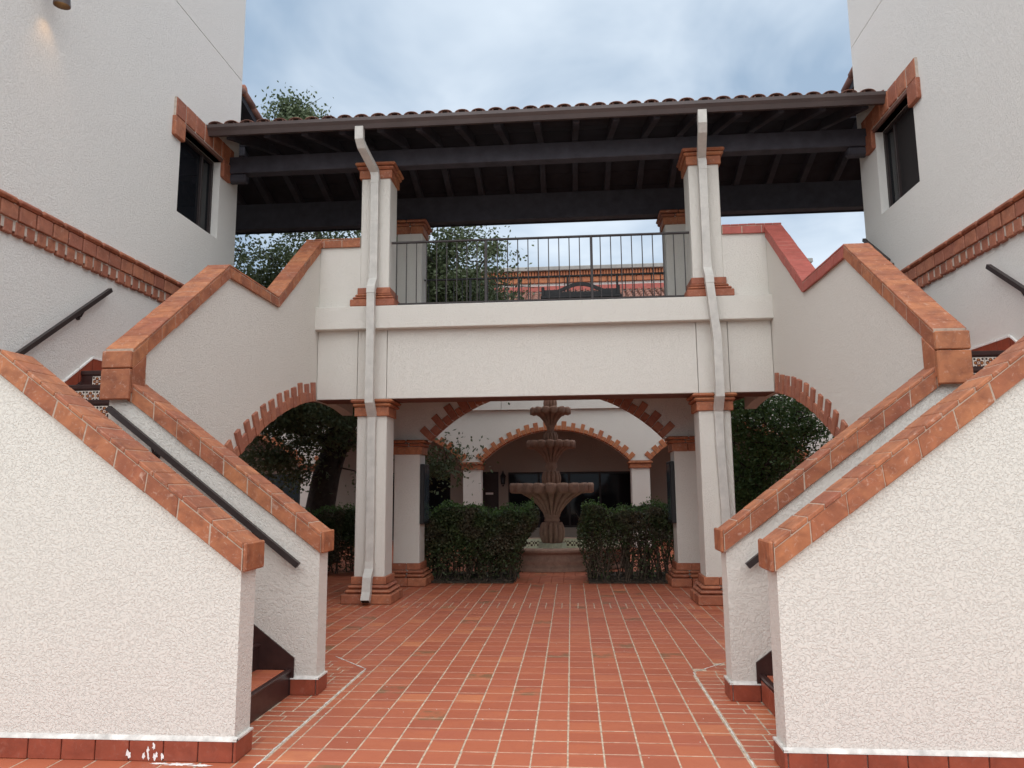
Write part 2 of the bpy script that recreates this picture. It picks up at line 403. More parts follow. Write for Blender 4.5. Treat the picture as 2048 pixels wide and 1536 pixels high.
rest = MB()
for k, (x0, x1, y0, y1) in enumerate(tiles):
    gp = .0050+random.uniform(0, .001)
    a = (x0+gp+random.uniform(-.0012, .0012), x1-gp+random.uniform(-.0012, .0012), y0+gp+random.uniform(-.0012, .0012), y1-gp+random.uniform(-.0012, .0012))
    zt = random.uniform(-.0004, .0010)
    if k in near: box('tile', *a, -.020, zt, FLOOR, paving, .0012)
    else: rest.box(*a, -.020, zt, b=.0012)
rest.make('tile_field', FLOOR, paving, kind='stuff')
sj = MB()
for s in (-1, 1):        # smeared white sealant
    pts = [(s*(XJ+.002+random.uniform(-.005, .005)), 4.0+q*.06, .0015) for q in range(38)]+[(s*(XJ+q*.057), YJ+.05+q*.062, .0015) for q in range(8)]
    for a, b in zip(pts, pts[1:]):
        wd = random.choice((.001, .003, .004, .007)); a, b = Vector(a), Vector(b); d = (b-a).normalized(); n = Vector((d.y, -d.x, 0))*wd
        wd2 = random.choice((.001, .003, .005)); n2 = Vector((d.y, -d.x, 0))*wd2
        z = Vector((0, 0, .004)); sj.hexa([a-n-z, a+n-z, b+n2-z, b-n2-z, a-n+z*.5, a+n+z*.5, b+n2+z*.5, b-n2+z*.5])
sj.make('sealant_line', CAULK, paving)
def splat(name, c, rx, ry, z, n=30, parent=None):
    V = [(c[0], c[1], z+.002)]+[(c[0]+rx*math.cos(2*math.pi*k/n)*(q := random.uniform(.45, 1.1)), c[1]+ry*math.sin(2*math.pi*k/n)*q, z) for k in range(n)]
    mk(name, V, [(0, 1+k, 1+(k+1) % n) for k in range(n)], PAINTW, parent)
for c, rx, ry in (((-1.78, 4.10), .10, .022), ((-1.66, 4.09), .07, .020), ((-1.90, 4.105), .06, .014)): splat('paint_spill', c, rx, ry, .0018, 34, paving)
for k in range(40):
    a = (random.uniform(-1.6, 1.6), random.uniform(4.2, 8)); splat('paint_fleck', a, .004, .006, .0016, 7, paving)

# planting beds
for s, nm in ((-1, 'left'), (1, 'right')):
    x0, x1 = (-2.6, -.545) if s < 0 else (.64, 2.7)
    bd = box('planting_bed', x0, x1, 11.68, 13.1, -.03, .02, SOIL, None, .01, 'structure'); bd['label'] = 'dark soil bed under the %s fountain hedge' % nm

# ================================================================== towers
XT, YC = 4.56, 10.16
W0, W1, WZ0, WZ1 = 8.54, 9.61, 5.02, 6.17
def tower(s):
    nm = 'left' if s < 0 else 'right'
    t = top('stucco_tower', 'tall cream stucco tower on the %s with %s' % (nm, 'dark window and lit lamp' if s < 0 else 'screened window over brick cornice'), 'tower', (s*6.5, 6, 0), 'stucco towers flanking the stairs')
    mb = MB(); X1 = XT+4.2; Y0 = 4.12; ZT = 9.4; TH = .22; XI = XT+TH
    ys, zs = [Y0, W0, W1, YC], [-.03, WZ0, WZ1, 7.738]
    def q(a0, a1, b0, b1): mb.hexa([(s*XT, a0, b0), (s*XT, a1, b0), (s*XT, a1, b1), (s*XT, a0, b1), (s*XI, a0, b0), (s*XI, a1, b0), (s*XI, a1, b1), (s*XI, a0, b1)])
    q(Y0, W0, -.03, 7.738); q(W1, YC, -.03, 7.738); q(W0, W1, -.03, WZ0); q(W0, W1, WZ1, 7.738)
    xs = sorted((s*XI, s*X1)); mb.box(xs[0], xs[1], YC-TH, YC, -.03, 7.738); mb.box(xs[0], xs[1], Y0, Y0+TH, -.03, 7.738)
    xo = sorted((s*X1, s*(X1+TH))); mb.box(xo[0], xo[1], Y0, YC, -.03, 7.738)
    mb.make('wall', STUCCO_W, t)
    xs = sorted((s*XT, s*(X1+TH))); up_ = MB(); up_.box(xs[0], xs[1], Y0, YC, 7.748, ZT); up_.make('upper_wall', STUCCO_W, t)
    up2 = MB(); xs2 = sorted((s*(XT+.012), s*(X1+.2))); up2.box(xs2[0], xs2[1], Y0+.012, YC-.012, 7.738, 7.748); up2.make('control_joint', DECK, t)
    # window
    xg = s*(XT+.15)
    wi = MB()
    for a in ((W0, W0+.045, WZ0, WZ1), (W1-.045, W1, WZ0, WZ1), (W0+.045, W1-.045, WZ0, WZ0+.045), (W0+.045, W1-.045, WZ1-.045, WZ1), (W1-.33, W1-.29, WZ0+.045, WZ1-.045)):
        x_ = sorted((s*(XT+.10), s*(XT+.17))); wi.box(x_[0], x_[1], *a, b=.004)
    wo = wi.make('window', IRON, t)
    x_ = sorted((s*(XT+.135), s*(XT+.145))); box('pane', x_[0], x_[1], W0+.045, W1-.33, WZ0+.045, WZ1-.045, SCREEN if s > 0 else GLASS, wo, 0)
    box('pane', x_[0], x_[1], W1-.29, W1-.045, WZ0+.045, WZ1-.045, GLASS, wo, 0)
    x_ = sorted((s*(XT-.03), s*(XT+.1))); box('window_lintel', x_[0], x_[1], W0-.01, W1+.02, WZ1, WZ1+.05, SOFFIT, t, .004)
    # tiles round the window head
    y = W0-.20
    while y < YC-.3:
        a = (y+.007, min(y+.245, YC-.22)-.007); pr = random.uniform(.036, .046); x_ = sorted((s*(XT-pr), s*(XT+.05)))
        box('lintel_tile', x_[0], x_[1], a[0], a[1], WZ1+.056, WZ1+.31, TERRA_D, t, .012); y += .245
    for a0, a1, z0 in ((W0-.215, W0+.03, WZ1-.215), (W1+.005, W1+.25, WZ1-.215)):
        x_ = sorted((s*(XT-.05), s*(XT+.05))); box('lintel_tile', x_[0], x_[1], a0, a1, z0, WZ1+.049, TERRA_D, t, .012)
    x_ = sorted((s*(XT-.030), s*(XT+.05))); box('lintel_mortar', x_[0], x_[1], W0-.195, YC-.24, WZ1+.0495, WZ1+.305, MORTAR_L, t, 0)
    # brick cornice: bullnose, stretchers, dentils
    y = 4.4
    while y < YC-.02:
        x_ = sorted((s*(XT-.085), s*(XT+.03))); y1 = min(y+.292, YC); V, Fc = hexa([(x_[0], y+.003, 4.042), (x_[1], y+.003, 4.042), (x_[1], y1-.003, 4.042), (x_[0], y1-.003, 4.042), (x_[0], y+.003, 4.098), (x_[1], y+.003, 4.098), (x_[1], y1-.003, 4.098), (x_[0], y1-.003, 4.098)], .02); mk('bullnose_tile', V, Fc, TERRA_D, t); y += .295
    y = 4.4
    while y < YC-.02:
        pr = random.uniform(.055, .066); x_ = sorted((s*(XT-pr), s*(XT+.03))); box('cornice_brick', x_[0], x_[1], y+.009, min(y+.215, YC)-.009, 3.898, 4.036, BRICK, t, .006); y += .215
    y = 4.4
    while y < YC-.02:
        pr = random.uniform(.034, .046); x_ = sorted((s*(XT-pr), s*(XT+.03))); box('cornice_brick', x_[0], x_[1], y+.004, y+.113, 3.764+random.uniform(-.006, .006), 3.892, BRICK, t, .008); y += .136
    x_ = sorted((s*(XT-.033), s*(XT+.01))); box('mortar_bed', x_[0], x_[1], 4.4, YC-.004, 3.80, 4.05, MORTAR_L, t, 0)
    # rear wing with a tiled gable verge behind the tower
    xs = sorted((s*6.3, s*9)); box('rear_wall', xs[0], xs[1], YC+.01, 13.3, -.03, 8.35, STUCCO_W, t, 0)
    RY, RZ, sl = 12.3, 8.82, .26; xa, xb = s*5.58, s*9.2; rf = MB()
    for d in (-1, 1):
        ye = RY+d*2.1; ze = RZ-sl*2.1
        rf.hexa([(xa, RY, RZ-.16), (xb, RY, RZ-.16), (xb, ye, ze-.16), (xa, ye, ze-.16), (xa, RY, RZ), (xb, RY, RZ), (xb, ye, ze), (xa, ye, ze)])
    ro = rf.make('wing_roof', DECK, t)
    for d in (-1, 1):
        for k in range(6):
            a, b = k*.36, k*.36+.39; tb = MB()
            tb.tube([(xa+s*.01, RY+d*a, RZ-sl*a+.035), (xa+s*.01, RY+d*b, RZ-sl*b+.05)], [.075, .088], 10); tb.make('verge_tile', ROOFT, ro, True)
    tb = MB(); tb.tube([(xa-s*.04, RY, RZ+.05), (xa+s*.4, RY, RZ+.06)], .11, 12); tb.make('ridge_tile', TERRA, ro, True)
    return t
TOW = {s: tower(s) for s in (-1, 1)}

# ================================================================== staircases
def cap_run(parent, P, wvec, half, H, mat, tl=.12, sl=.24, core=True, end0=False, mats=None):
    """tile coping along bottom polyline P (list of Vectors in a vertical plane); wvec = across; rounded top tiles and two rows of side tiles"""
    n = len(P); N = []
    for i in range(n):
        ds = []
        if i > 0: ds.append((P[i]-P[i-1]).normalized())
        if i < n-1: ds.append((P[i+1]-P[i]).normalized())
        ns = [Vector((-d.x*d.z, -d.y*d.z, 1-d.z*d.z)).normalized() for d in ds]
        if len(ns) == 1: m = ns[0]; N.append(m/max(.3, m.z) if False else m*1.0)
        else:
            m = (ns[0]+ns[1]).normalized(); N.append(m/m.dot(ns[0]))
    # plumb cut at both ends
    for i in (0, n-1):
        d = (P[1]-P[0]).normalized() if i == 0 else (P[-1]-P[-2]).normalized()
        N[i] = Vector((0, 0, 1/math.sqrt(max(.05, 1-d.z*d.z))))
    w = wvec
    for i in range(n-1):
        A, B, NA, NBv = P[i], P[i+1], N[i], N[i+1]; L = (B-A).length; mt = mats[i] if mats else mat
        pt = lambda t, h: A.lerp(B, t)+NA.lerp(NBv, t)*h
        if core: 
            V, Fc = hexa([pt(0, 0)-w*(half-.0045), pt(1, 0)-w*(half-.0045), pt(1, H-.0035)-w*(half-.0045), pt(0, H-.0035)-w*(half-.0045), pt(0, 0)+w*(half-.0045), pt(1, 0)+w*(half-.0045), pt(1, H-.0035)+w*(half-.0045), pt(0, H-.0035)+w*(half-.0045)]); mk('mortar_core', V, Fc, MORTAR, parent)
        k = max(1, round(L/tl))
        for q in range(k):
            g = .0016/L; t0, t1 = q/k+g, (q+1)/k-g; j = random.uniform(-.0016, .0016); h0, h1 = H-.024+j, H+j; o = random.uniform(-.002, .002)
            C = [pt(t0, h0)-w*(half+.0015+o), pt(t1, h0)-w*(half+.0015+o), pt(t1, h1)-w*(half+.0015+o), pt(t0, h1)-w*(half+.0015+o), pt(t0, h0)+w*(half+.0015-o), pt(t1, h0)+w*(half+.0015-o), pt(t1, h1)+w*(half+.0015-o), pt(t0, h1)+w*(half+.0015-o)]
            V, Fc = hexa(C, .0055); mk('cap_tile', V, Fc, mt, parent)
        k = max(1, round(L/sl))
        for sd_ in (-1, 1):
            for q in range(k):
                g = .0022/L; t0, t1 = q/k+g, (q+1)/k-g; o = random.uniform(-.004, .002); a, b = (half-.026)*sd_, (half+o)*sd_
                h0, h1 = -.004+random.uniform(-.003, .003), H-.0265
                C = [pt(t0, h0)+w*a, pt(t1, h0)+w*a, pt(t1, h1)+w*a, pt(t0, h1)+w*a, pt(t0, h0)+w*b, pt(t1, h0)+w*b, pt(t1, h1)+w*b, pt(t0, h1)+w*b]
                V, Fc = hexa(C, .005); mk('side_tile', V, Fc, mt, parent)
RISE, RUN = .18, .2417
SLB = .746
AYC, ARC_Z, ARC_R = 10.4, -2.84, 5.57
def arch_z(y): return ARC_Z+math.sqrt(max(0, ARC_R**2-(y-AYC)**2))
def stair(s):
    nm = 'left' if s < 0 else 'right'
    t = top('staircase', 'cream stucco staircase on the %s with %s' % (nm, 'terracotta capped stepped walls' if s < 0 else 'terracotta capped walls, upper caps painted red'), 'staircase', (s*3, 6, 0), 'twin stucco staircases')
    X = lambda v: s*v
    ex, ey = Vector((1, 0, 0)), Vector((0, 1, 0))
    # near parapet A and rear parapet B of the first flight
    for y0, y1, zf, xt, nmw in ((4.15, 4.345, 1.042, 4.55, 'near_wall'), (5.467, 5.655, 1.030, 3.255, 'flight_wall')):
        mb = MB(); kx = 3.10 if y0 < 5 else 3.24
        zk = zf+SLB*(kx-1.497)
        iv = [(1.497, kx, -.03, -.03, zf+.01, zk+.01)]
        if y0 < 5: iv.append((kx, xt, -.03, -.03, zk+.01, zk+.01))
        iv = [(a, b, c, d, e, f) for a, b, c, d, e, f in iv]
        m2 = MB(); arch_wall(m2, 'Y', y0, y1, iv); m2.V = [(s*v[0], v[1], v[2]) for v in m2.V]
        wl = m2.make(nmw, STUCCO, t)
        P = [Vector((X(1.482), (y0+y1)/2, zf-.008)), Vector((X(kx), (y0+y1)/2, zk))]
        if y0 < 5: P.append(Vector((X(xt), (y0+y1)/2, zk)))
        cap_run(wl, P, ey, (y1-y0)/2+.032, .122, TERRA)
        # tile on the plumb end of the coping
        xe = sorted((X(1.482), X(1.458))); hz = .122*math.sqrt(1+SLB**2)
        box('end_tile', xe[0], xe[1], y0-.030, y1+.030, zf-.012, zf+hz-.002, TERRA, wl, .008)
        # glazed base course
        yb = y0; x = 1.497
        while x < min(xt, 4.2) and (y0 < 5 or x < 1.68):
            x1 = min(x+.20, 1.69) if y0 > 5 else x+.20
            xs = sorted((X(x+.003), X(x1-.003))); box('base_tile', xs[0], xs[1], y0-.018, y0-.002, .002, .112+random.uniform(-.002, .002), BASET, wl, .003); x = x1
        xs = sorted((X(1.479), X(1.495))); box('base_tile', xs[0], xs[1], y0-.016, y1+.002, .002, .113, BASET, wl, .003)
        xe = min(xt, 4.2) if y0 < 5 else 1.69
        cz = MB(); xs = sorted((X(1.476), X(xe))); cz.hexa([(xs[0], y0-.020, .112), (xs[1], y0-.020, .112), (xs[1], y0, .112), (xs[0], y0, .112), (xs[0], y0-.016, .119), (xs[1], y0-.016, .119), (xs[1], y0, .134), (xs[0], y0, .134)])
        xs = sorted((X(1.476), X(1.497))); cz.box(xs[0], xs[1], y0-.018, y1+.004, .113, .124); cz.make('sealant_bead', CAULK, wl)
    # steps: first flight
    for k in range(8):
        xa = 1.694+RUN*k; xb = xa+RUN+.03; z1 = RISE*(k+1)
        xe = 4.56 if k == 7 else xb; xs = sorted((X(xa), X(xe)))
        st = box('step', xs[0], xs[1], 4.347, 5.465, z1-RISE if k else -.03, z1-.018, BROWNT, t, 0)
        for j in range(5):
            y0 = 4.375+j*.213; xs = sorted((X(xa+.035), X(xe-.004))); box('tread_tile', xs[0], xs[1], y0+.004, y0+.209, z1-.018, z1, FLOOR, st, .003)
        xs = sorted((X(xa-.012), X(xa+.03))); box('nosing', xs[0], xs[1], 4.347, 5.465, z1-.020, z1+.002, BROWNT, st, .006)
        if s > 0:
            for j in range(5):
                y0 = 4.40+j*.207; xs = sorted((X(xa-.008), X(xa))); box('riser_tile', xs[0], xs[1], y0+.004, y0+.203, z1-RISE+.004, z1-.032, BASET, st, .003)
    # dark stringer board against the rear parapet
    V = []
    pf = [(1.665, .0), (1.665, .26), (3.35, .26+SLB*1.685), (3.35, 1.3), (1.72, .0)]
    for yy in (5.452, 5.4665): V += [(X(a), yy, z) for a, z in pf]
    mk('stringer', V, [(0, 1, 2, 3, 4), (9, 8, 7, 6, 5)]+[(i, (i+1) % 5, 5+(i+1) % 5, 5+i) for i in range(5)], BROWNT, t)
    # landing and second flight (risers carry painted tiles)
    xs = sorted((X(3.27), X(XT-.002)))
    for k in range(7):
        ya = 5.50+.2417*k; z1 = 1.44+RISE*(k+1); ye = 8.20 if k == 6 else ya+.2417+.03
        st = box('step', xs[0], xs[1], ya, ye, z1-RISE-.12, z1-.018, BROWNT, t, 0)
        a, b = sorted((X(3.27), X(4.56))); box('nosing', a, b, ya-.014, ya+.03, z1-.045, z1, BROWNT, st, .006)
        for j in range(10):
            xc = 3.52+j*.106
            if xc > 4.43: break
            piece('flower_tile', (X(xc), ya-.004, z1-.112), .102, .008, .102, TALA, st, .002)
        for j in range(6):
            a, b = sorted((X(3.29+j*.21+.003), X(3.29+(j+1)*.21-.003))); box('tread_tile', a, b, ya+.032, ye-.004, z1-.018, z1, FLOOR, st, .003)
    # third flight
    for k in range(7):
        ya = 8.20+.2417*k; z1 = 2.70+RISE*(k+1)
        box('step', xs[0], xs[1], ya, ya+.28, z1-RISE-.14, z1, BROWNT, t, 0)
    # skirting of glazed tile with a white edge along the tower, over a dark stringer
    def skirt(y0, z0, y1, z1, n):
        for q in range(n):
            t0, t1 = q/n+.004, (q+1)/n-.004; f = lambda tt, h: (y0+(y1-y0)*tt, z0+(z1-z0)*tt+h)
            for (h0, h1, pr, mat, nmq) in ((-.145, -.012, .016, BASET, 'skirting_tile'), (-.012, .010, .020, PAINTW, 'white_edge'), (-.32, -.149, .026, BROWNT, 'stringer')):
                C = []
                for xx in (XT-pr, XT-.001):
                    C += [(X(xx), *f(t0, h0)), (X(xx), *f(t1, h0)), (X(xx), *f(t1, h1)), (X(xx), *f(t0, h1))]
                V, Fc = hexa(C, .002); mk(nmq, V, Fc, mat, t)
    skirt(5.55, 1.683, 7.11, 2.865, 8); skirt(7.11, 2.865, 8.2, 2.865, 5)
    # wall of the upper flights with the half arch
    mb = MB(); iv = []; prof = [(5.47, 2.50), (7.0, 3.655), (8.266, 3.655), (9.675, 4.84), (9.676, 4.84), (11.66, 3.90)]
    def hi(y):
        if y > 9.88: return 3.90
        for (a, za), (b, zb) in zip(prof, prof[1:]):
            if a <= y <= b: return za+(zb-za)*(y-a)/(b-a)
        return prof[0][1]
    ysm = [5.656, 6.2, 7.0, 7.2]+[7.2+.08*i for i in range(1, 31)]
    ysm = sorted(set([round(v, 3) for v in ysm+[8.266, 9.6]+[9.88+.1*i for i in range(0, 16)] if v <= 11.4]))
    for a, b in zip(ysm, ysm[1:]):
        lo = (-.03, -.03) if b <= 7.2 else (arch_z(a), arch_z(b))
        h = (hi(a+1e-4), hi(b-1e-4)); iv.append((a, b, lo[0], lo[1], *h))
    c0, c1 = X(3.07), X(3.24); arch_wall(mb, 'X', c0, c1, iv); wl = mb.make('arched_wall', STUCCO, t)
    th0 = math.asin((7.12-AYC)/ARC_R); th1 = math.asin((9.60-AYC)/ARC_R)
    voussoirs(wl, 'X', c0, .022, -s, AYC, ARC_Z, ARC_R, th1, th0, BRICK, .112, .262, .125, .16)
    P = [Vector((X(3.155), a, b)) for a, b in ((5.425, 2.456), (7.0, 3.648), (8.266, 3.648), (9.625, 4.772))]
    red = PAINT_R if s > 0 else TERRA
    cap_run(wl, P, ex, .117, .125, TERRA, mats=[TERRA, red, red])
    # corner blocks where the copings meet
    xs = sorted((X(3.036), X(3.275)))
    for z0, z1 in ((2.20, 2.443), (2.449, 2.585)):
        box('corner_tile', xs[0], xs[1], 5.385, 5.425, z0, z1, TERRA, wl, .008)
    a, b = sorted((X(3.034), X(3.064))); V, Fc = hexa([(a, 5.428, 2.255), (b, 5.428, 2.255), (b, 5.60, 2.255), (a, 5.60, 2.255), (a, 5.428, 2.452), (b, 5.428, 2.452), (b, 5.60, 2.582), (a, 5.60, 2.582)], .005); mk('corner_tile', V, Fc, TERRA, wl)
    a, b = sorted((X(3.062), X(3.25))); box('corner_core', a, b, 5.426, 5.652, 2.28, 2.45, MORTAR, wl, 0)
    return t
STA = {s: stair(s) for s in (-1, 1)}

for k in range(9):
    cx, cz = random.uniform(-2.12, -1.86), random.uniform(.02, .085); n_ = 11
    V = [(cx, 4.1305, cz)]+[(cx+.010*math.cos(2*math.pi*q/n_)*(r_ := random.uniform(.4, 1.2)), 4.1308, cz+.022*math.sin(2*math.pi*q/n_)*r_) for q in range(n_)]
    mk('paint_splash', V, [(0, 1+q, 1+(q+1) % n_) for q in range(n_)], PAINTW, STA[-1])
# handrails
def handrail(s, pts, brackets, wall, label):
    t = top('handrail', label, 'handrail', pts[0], 'dark metal handrails'); mb = MB(); P0, P1 = Vector(pts[0]), Vector(pts[1])
    side = Vector((0, 1, 0)) if wall[0] == 'Y' else Vector((1, 0, 0))
    mb.rect_path([P0, P1], .042, .042, side); mb.make('rail', IRON, t)
    for tt in brackets:
        p = P0.lerp(P1, tt); q = p.copy(); setattr(q, 'y' if wall[0] == 'Y' else 'x', wall[1]); q.z -= .085
        b = MB(); d = (q-p); mid = p.lerp(q, .45)+Vector((0, 0, -.045)); b.tube([p+Vector((0, 0, -.02)), mid, q], .010, 8); n = side*(1 if (q-p).dot(side) > 0 else -1)
        b.tube([q-n*.012, q-n*.001], .036, 14); b.make('bracket', IRON, t)
handrail(-1, ((-3.20, 5.40, 2.135), (-1.636, 5.40, .932)), (.24, .77), ('Y', 5.467), 'dark metal handrail on the lower left stair wall')
handrail(1, ((3.20, 5.40, 2.135), (1.628, 5.40, .928)), (.24, .77), ('Y', 5.467), 'dark metal handrail whose end pokes out beside the right stair coping')
handrail(-1, ((-4.49, 5.45, 2.27), (-4.49, 7.235, 3.623)), (.12, .78), ('X', -XT), 'dark metal handrail rising along the left tower wall')
handrail(1, ((4.49, 5.45, 2.27), (4.49, 7.235, 3.585)), (.12, .74), ('X', XT), 'dark metal handrail rising along the right tower wall')
handrail(1, ((4.49, 9.36, 4.31), (4.49, 10.06, 4.83)), (.06,), ('X', XT), 'short upper handrail end behind the red painted coping')

# ================================================================== covered bridge
br = top('covered_bridge', 'covered stucco footbridge with tiled roof between the two towers', 'bridge', (0, 10.7, 0))
PXI, PXO, PYF, PYB = 2.08, 2.49, 9.68, 10.09
# front beam in panels, split by narrow control joints
edges = [-3.068, -2.50, -2.09, 2.09, 2.50, 3.068]
for a, b in zip(edges, edges[1:]): box('beam_panel', a+.004, b-.004, 9.68, 9.76, 2.697, 3.650, STUCCO, br, .003)
box('beam_core', -3.068, 3.068, 9.764, 10.15, 2.70, 3.90, SOFFIT, br, 0)
box('beam_soffit', -3.066, 3.066, 9.70, 10.15, 2.688, 2.696, SOFFIT, br, 0)
box('ledge', -3.085, 3.085, 9.555, 9.90, 3.648, 3.966, STUCCO, br, .008)
box('floor_slab', -4.55, 4.55, 9.905, 11.95, 3.72, 3.955, STUCCO_F, br, 0)
box('ceiling', -3.06, 3.06, 10.155, 11.43, 3.06, 3.12, SOFFIT, br, 0)
for s in (-1, 1):
    a, b = sorted((s*PXO, s*3.068)); pw = box('parapet_wall', a, b, 9.69, 9.87, 3.966, 4.855, STUCCO, br, 0)
    P = [Vector((s*(PXO+.002), 9.78, 4.852)), Vector((s*3.275, 9.78, 4.852))]
    cap_run(pw, P, Vector((0, 1, 0)), .125, .128, PAINT_R if s > 0 else TERRA)
def ringtiles(parent, name, x0, x1, y0, y1, z0, z1, mat, b):
    """square course round a pillar: two tiles a side"""
    xm, ym = (x0+x1)/2+random.uniform(-.05, .05), (y0+y1)/2+random.uniform(-.05, .05); g = .002
    for a in ((x0, xm-g, y0, ym-g), (xm+g, x1, y0, ym-g), (x0, xm-g, ym+g, y1), (xm+g, x1, ym+g, y1)):
        j = random.uniform(-.003, .003); box(name, a[0]-j, a[1]+j, a[2]-j, a[3]+j, z0+.002, z1-.002, mat, parent, b)
def pillar(name, x0, x1, y0, y1, zb, zt, s):
    """stuccoed shaft with moulded terracotta base and capital"""
    sh = box(name, x0, x1, y0, y1, zb, zt, STUCCO, br, .010)
    e = lambda d: (x0-d, x1+d, y0-d, y1+d)
    if zb < 1:
        for d, za, zc, b in ((.130, 0, .128, .012), (.100, .130, .182, .022), (.070, .184, .236, .022), (.030, .238, .342, .006)): ringtiles(sh, 'base_tile', *e(d), zb+.03+za, zb+.03+zc, TERRA_D, b)
    else:
        for d, za, zc, b in ((.105, 0, .105, .012), (.085, .107, .148, .018), (.055, .150, .190, .018), (.026, .192, .285, .006)): ringtiles(sh, 'base_tile', *e(d), zb+.002+za, zb+.002+zc, TERRA_D, b)
    for d, za, zc, b in ((.030, -.235, -.110, .006), (.062, -.108, -.056, .020), (.085, -.054, -.004, .020)): ringtiles(sh, 'capital_tile', *e(d), zt+za, zt+zc, TERRA, b)
    return sh
for s in (-1, 1):
    a, b = sorted((s*PXI, s*PXO)); pillar('front_pillar', a, b, PYF, PYB, -.03, 2.692, s); pillar('upper_front_pillar', a, b, PYF, PYB, 3.966, 6.08, s)
    a, b = sorted((s*1.97, s*2.38)); pillar('rear_pillar', a, b, 11.37, 11.78, -.03, 2.245, s); pillar('upper_rear_pillar', a, b, 11.37, 11.78, 3.955, 5.86, s)
# rear wall with a wide central arch and narrower side arches
RC, RZc, RR = 0, .51, 2.52
def rear_lo(x):
    ax = abs(x)
    if ax < 1.86: return RZc+math.sqrt(RR**2-x*x)
    if ax < 2.47: return 2.247
    u = min(1, (ax-2.47)/1.1); return 2.25+.66*math.sqrt(max(0, 1-(1-u)**2))
xs = sorted(set([round(-4.54+.07*i, 3) for i in range(130)]+[-1.86, 1.86, -2.47, 2.47])); xs = [x for x in xs if abs(x) <= 4.545]
iv = [(a, b, rear_lo(a+1e-3 if a < 0 or True else a), rear_lo(b-1e-3), 3.718, 3.718) for a, b in zip(xs, xs[1:])]
mb = MB(); arch_wall(mb, 'Y', 11.44, 11.70, [q for q in iv if max(abs(q[0]), abs(q[1])) <= 2.4701]); rw = mb.make('rear_wall', STUCCO_F, br)
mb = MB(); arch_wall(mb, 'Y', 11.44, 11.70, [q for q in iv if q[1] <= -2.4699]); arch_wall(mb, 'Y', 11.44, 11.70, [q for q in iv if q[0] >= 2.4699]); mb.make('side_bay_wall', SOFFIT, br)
thm = math.asin(1.84/RR); voussoirs(rw, 'Y', 11.44, .02, -1, RC, RZc, RR, -thm, thm, BRICK, .115, .235, .12, .22)
for s in (-1, 1): 
    mb = MB(); pts = [(s*(2.47+1.1*u), 11.42, 2.25+.66*math.sqrt(max(0, 1-(1-u)**2))-.006) for u in np.linspace(0, 1, 14)]+[(s*4.5, 11.42, 2.904)]
    for p, q in zip(pts, pts[1:]): mb.hexa([p, q, (q[0], 11.72, q[2]), (p[0], 11.72, p[2]), (p[0], p[1], p[2]+.05), (q[0], q[1], q[2]+.05), (q[0], 11.72, q[2]+.05), (p[0], 11.72, p[2]+.05)])
    mb.make('arch_soffit', SOFFIT, br)
# ---- roof
EY, EZ, RYr, SLR = 9.26, 6.52, 10.78, .33
RZr = EZ+SLR*(RYr-EY); BY = 12.66; BZ = RZr-SLR*(BY-RYr)
mb = MB(); XE = 4.553
def slab(y0, z0, y1, z1, t0, t1):
    mb.hexa([(-XE, y0, z0-t0), (XE, y0, z0-t0), (XE, y1, z1-t0), (-XE, y1, z1-t0), (-XE, y0, z0-t1), (XE, y0, z0-t1), (XE, y1, z1-t1), (-XE, y1, z1-t1)])
slab(EY, EZ, RYr, RZr, .03, .005); XE = 6.2; slab(RYr, RZr, BY, BZ, .03, .005); XE = 4.553
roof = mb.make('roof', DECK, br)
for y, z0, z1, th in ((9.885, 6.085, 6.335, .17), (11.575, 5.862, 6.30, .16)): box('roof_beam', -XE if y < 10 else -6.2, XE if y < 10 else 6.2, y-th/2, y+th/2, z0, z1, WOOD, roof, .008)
for k in range(-11, 12):
    x = k*.538+.02
    for (ya, za, yb, zb) in ((EY+.03, EZ+.01, RYr, RZr), (RYr+.002, RZr, BY-.03, BZ+.01)):
        if abs(k) > 8 and ya < 10: continue
        z_ = -.032; C = [(x-.045, ya, za+z_-.15), (x+.045, ya, za+z_-.15), (x+.045, yb, zb+z_-.15), (x-.045, yb, zb+z_-.15), (x-.045, ya, za+z_), (x+.045, ya, za+z_), (x+.045, yb, zb+z_), (x-.045, yb, zb+z_)]
        V, Fc = hexa(C, .006); mk('rafter', V, Fc, WOOD, roof)
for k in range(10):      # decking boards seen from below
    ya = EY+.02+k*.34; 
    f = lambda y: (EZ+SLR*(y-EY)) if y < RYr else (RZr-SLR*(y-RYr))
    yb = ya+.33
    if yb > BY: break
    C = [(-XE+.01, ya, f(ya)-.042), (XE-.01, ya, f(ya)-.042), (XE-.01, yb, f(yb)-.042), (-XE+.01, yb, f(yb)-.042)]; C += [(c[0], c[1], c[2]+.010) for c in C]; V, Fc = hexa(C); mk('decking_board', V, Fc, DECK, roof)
box('rear_fascia', -6.2, 6.2, BY-.002, BY+.03, BZ-.19, BZ+.01, WOOD, roof, .004)
for s in (-1, 1):
    for y, zb in ((9.885, 6.085),):
        a, b = sorted((s*4.28, s*XE)); box('corbel', a, b, y-.07, y+.07, zb-.12, zb-.002, WOOD, roof, .02)
def barrel(len_, r0, r1, th=.014, n=9, up_=True):
    V, Fc = [], []
    for (y, r) in ((0, r0), (len_, r1)):
        for rr in (r, r-th):
            for k in range(n):
                a = math.pi*k/(n-1); V.append((rr*1.32*math.cos(a), y, rr*.66*math.sin(a)*(1 if up_ else -1)))
    for k in range(n-1):
        Fc += [(k, k+1, 2*n+k+1, 2*n+k), (n+k+1, n+k, 3*n+k, 3*n+k+1), (k+1, k, n+k, n+k+1), (2*n+k, 2*n+k+1, 3*n+k+1, 3*n+k)]
    Fc += [(0, 2*n, 3*n, n), (n-1, 2*n-1, 4*n-1, 3*n-1)]
    return V, Fc
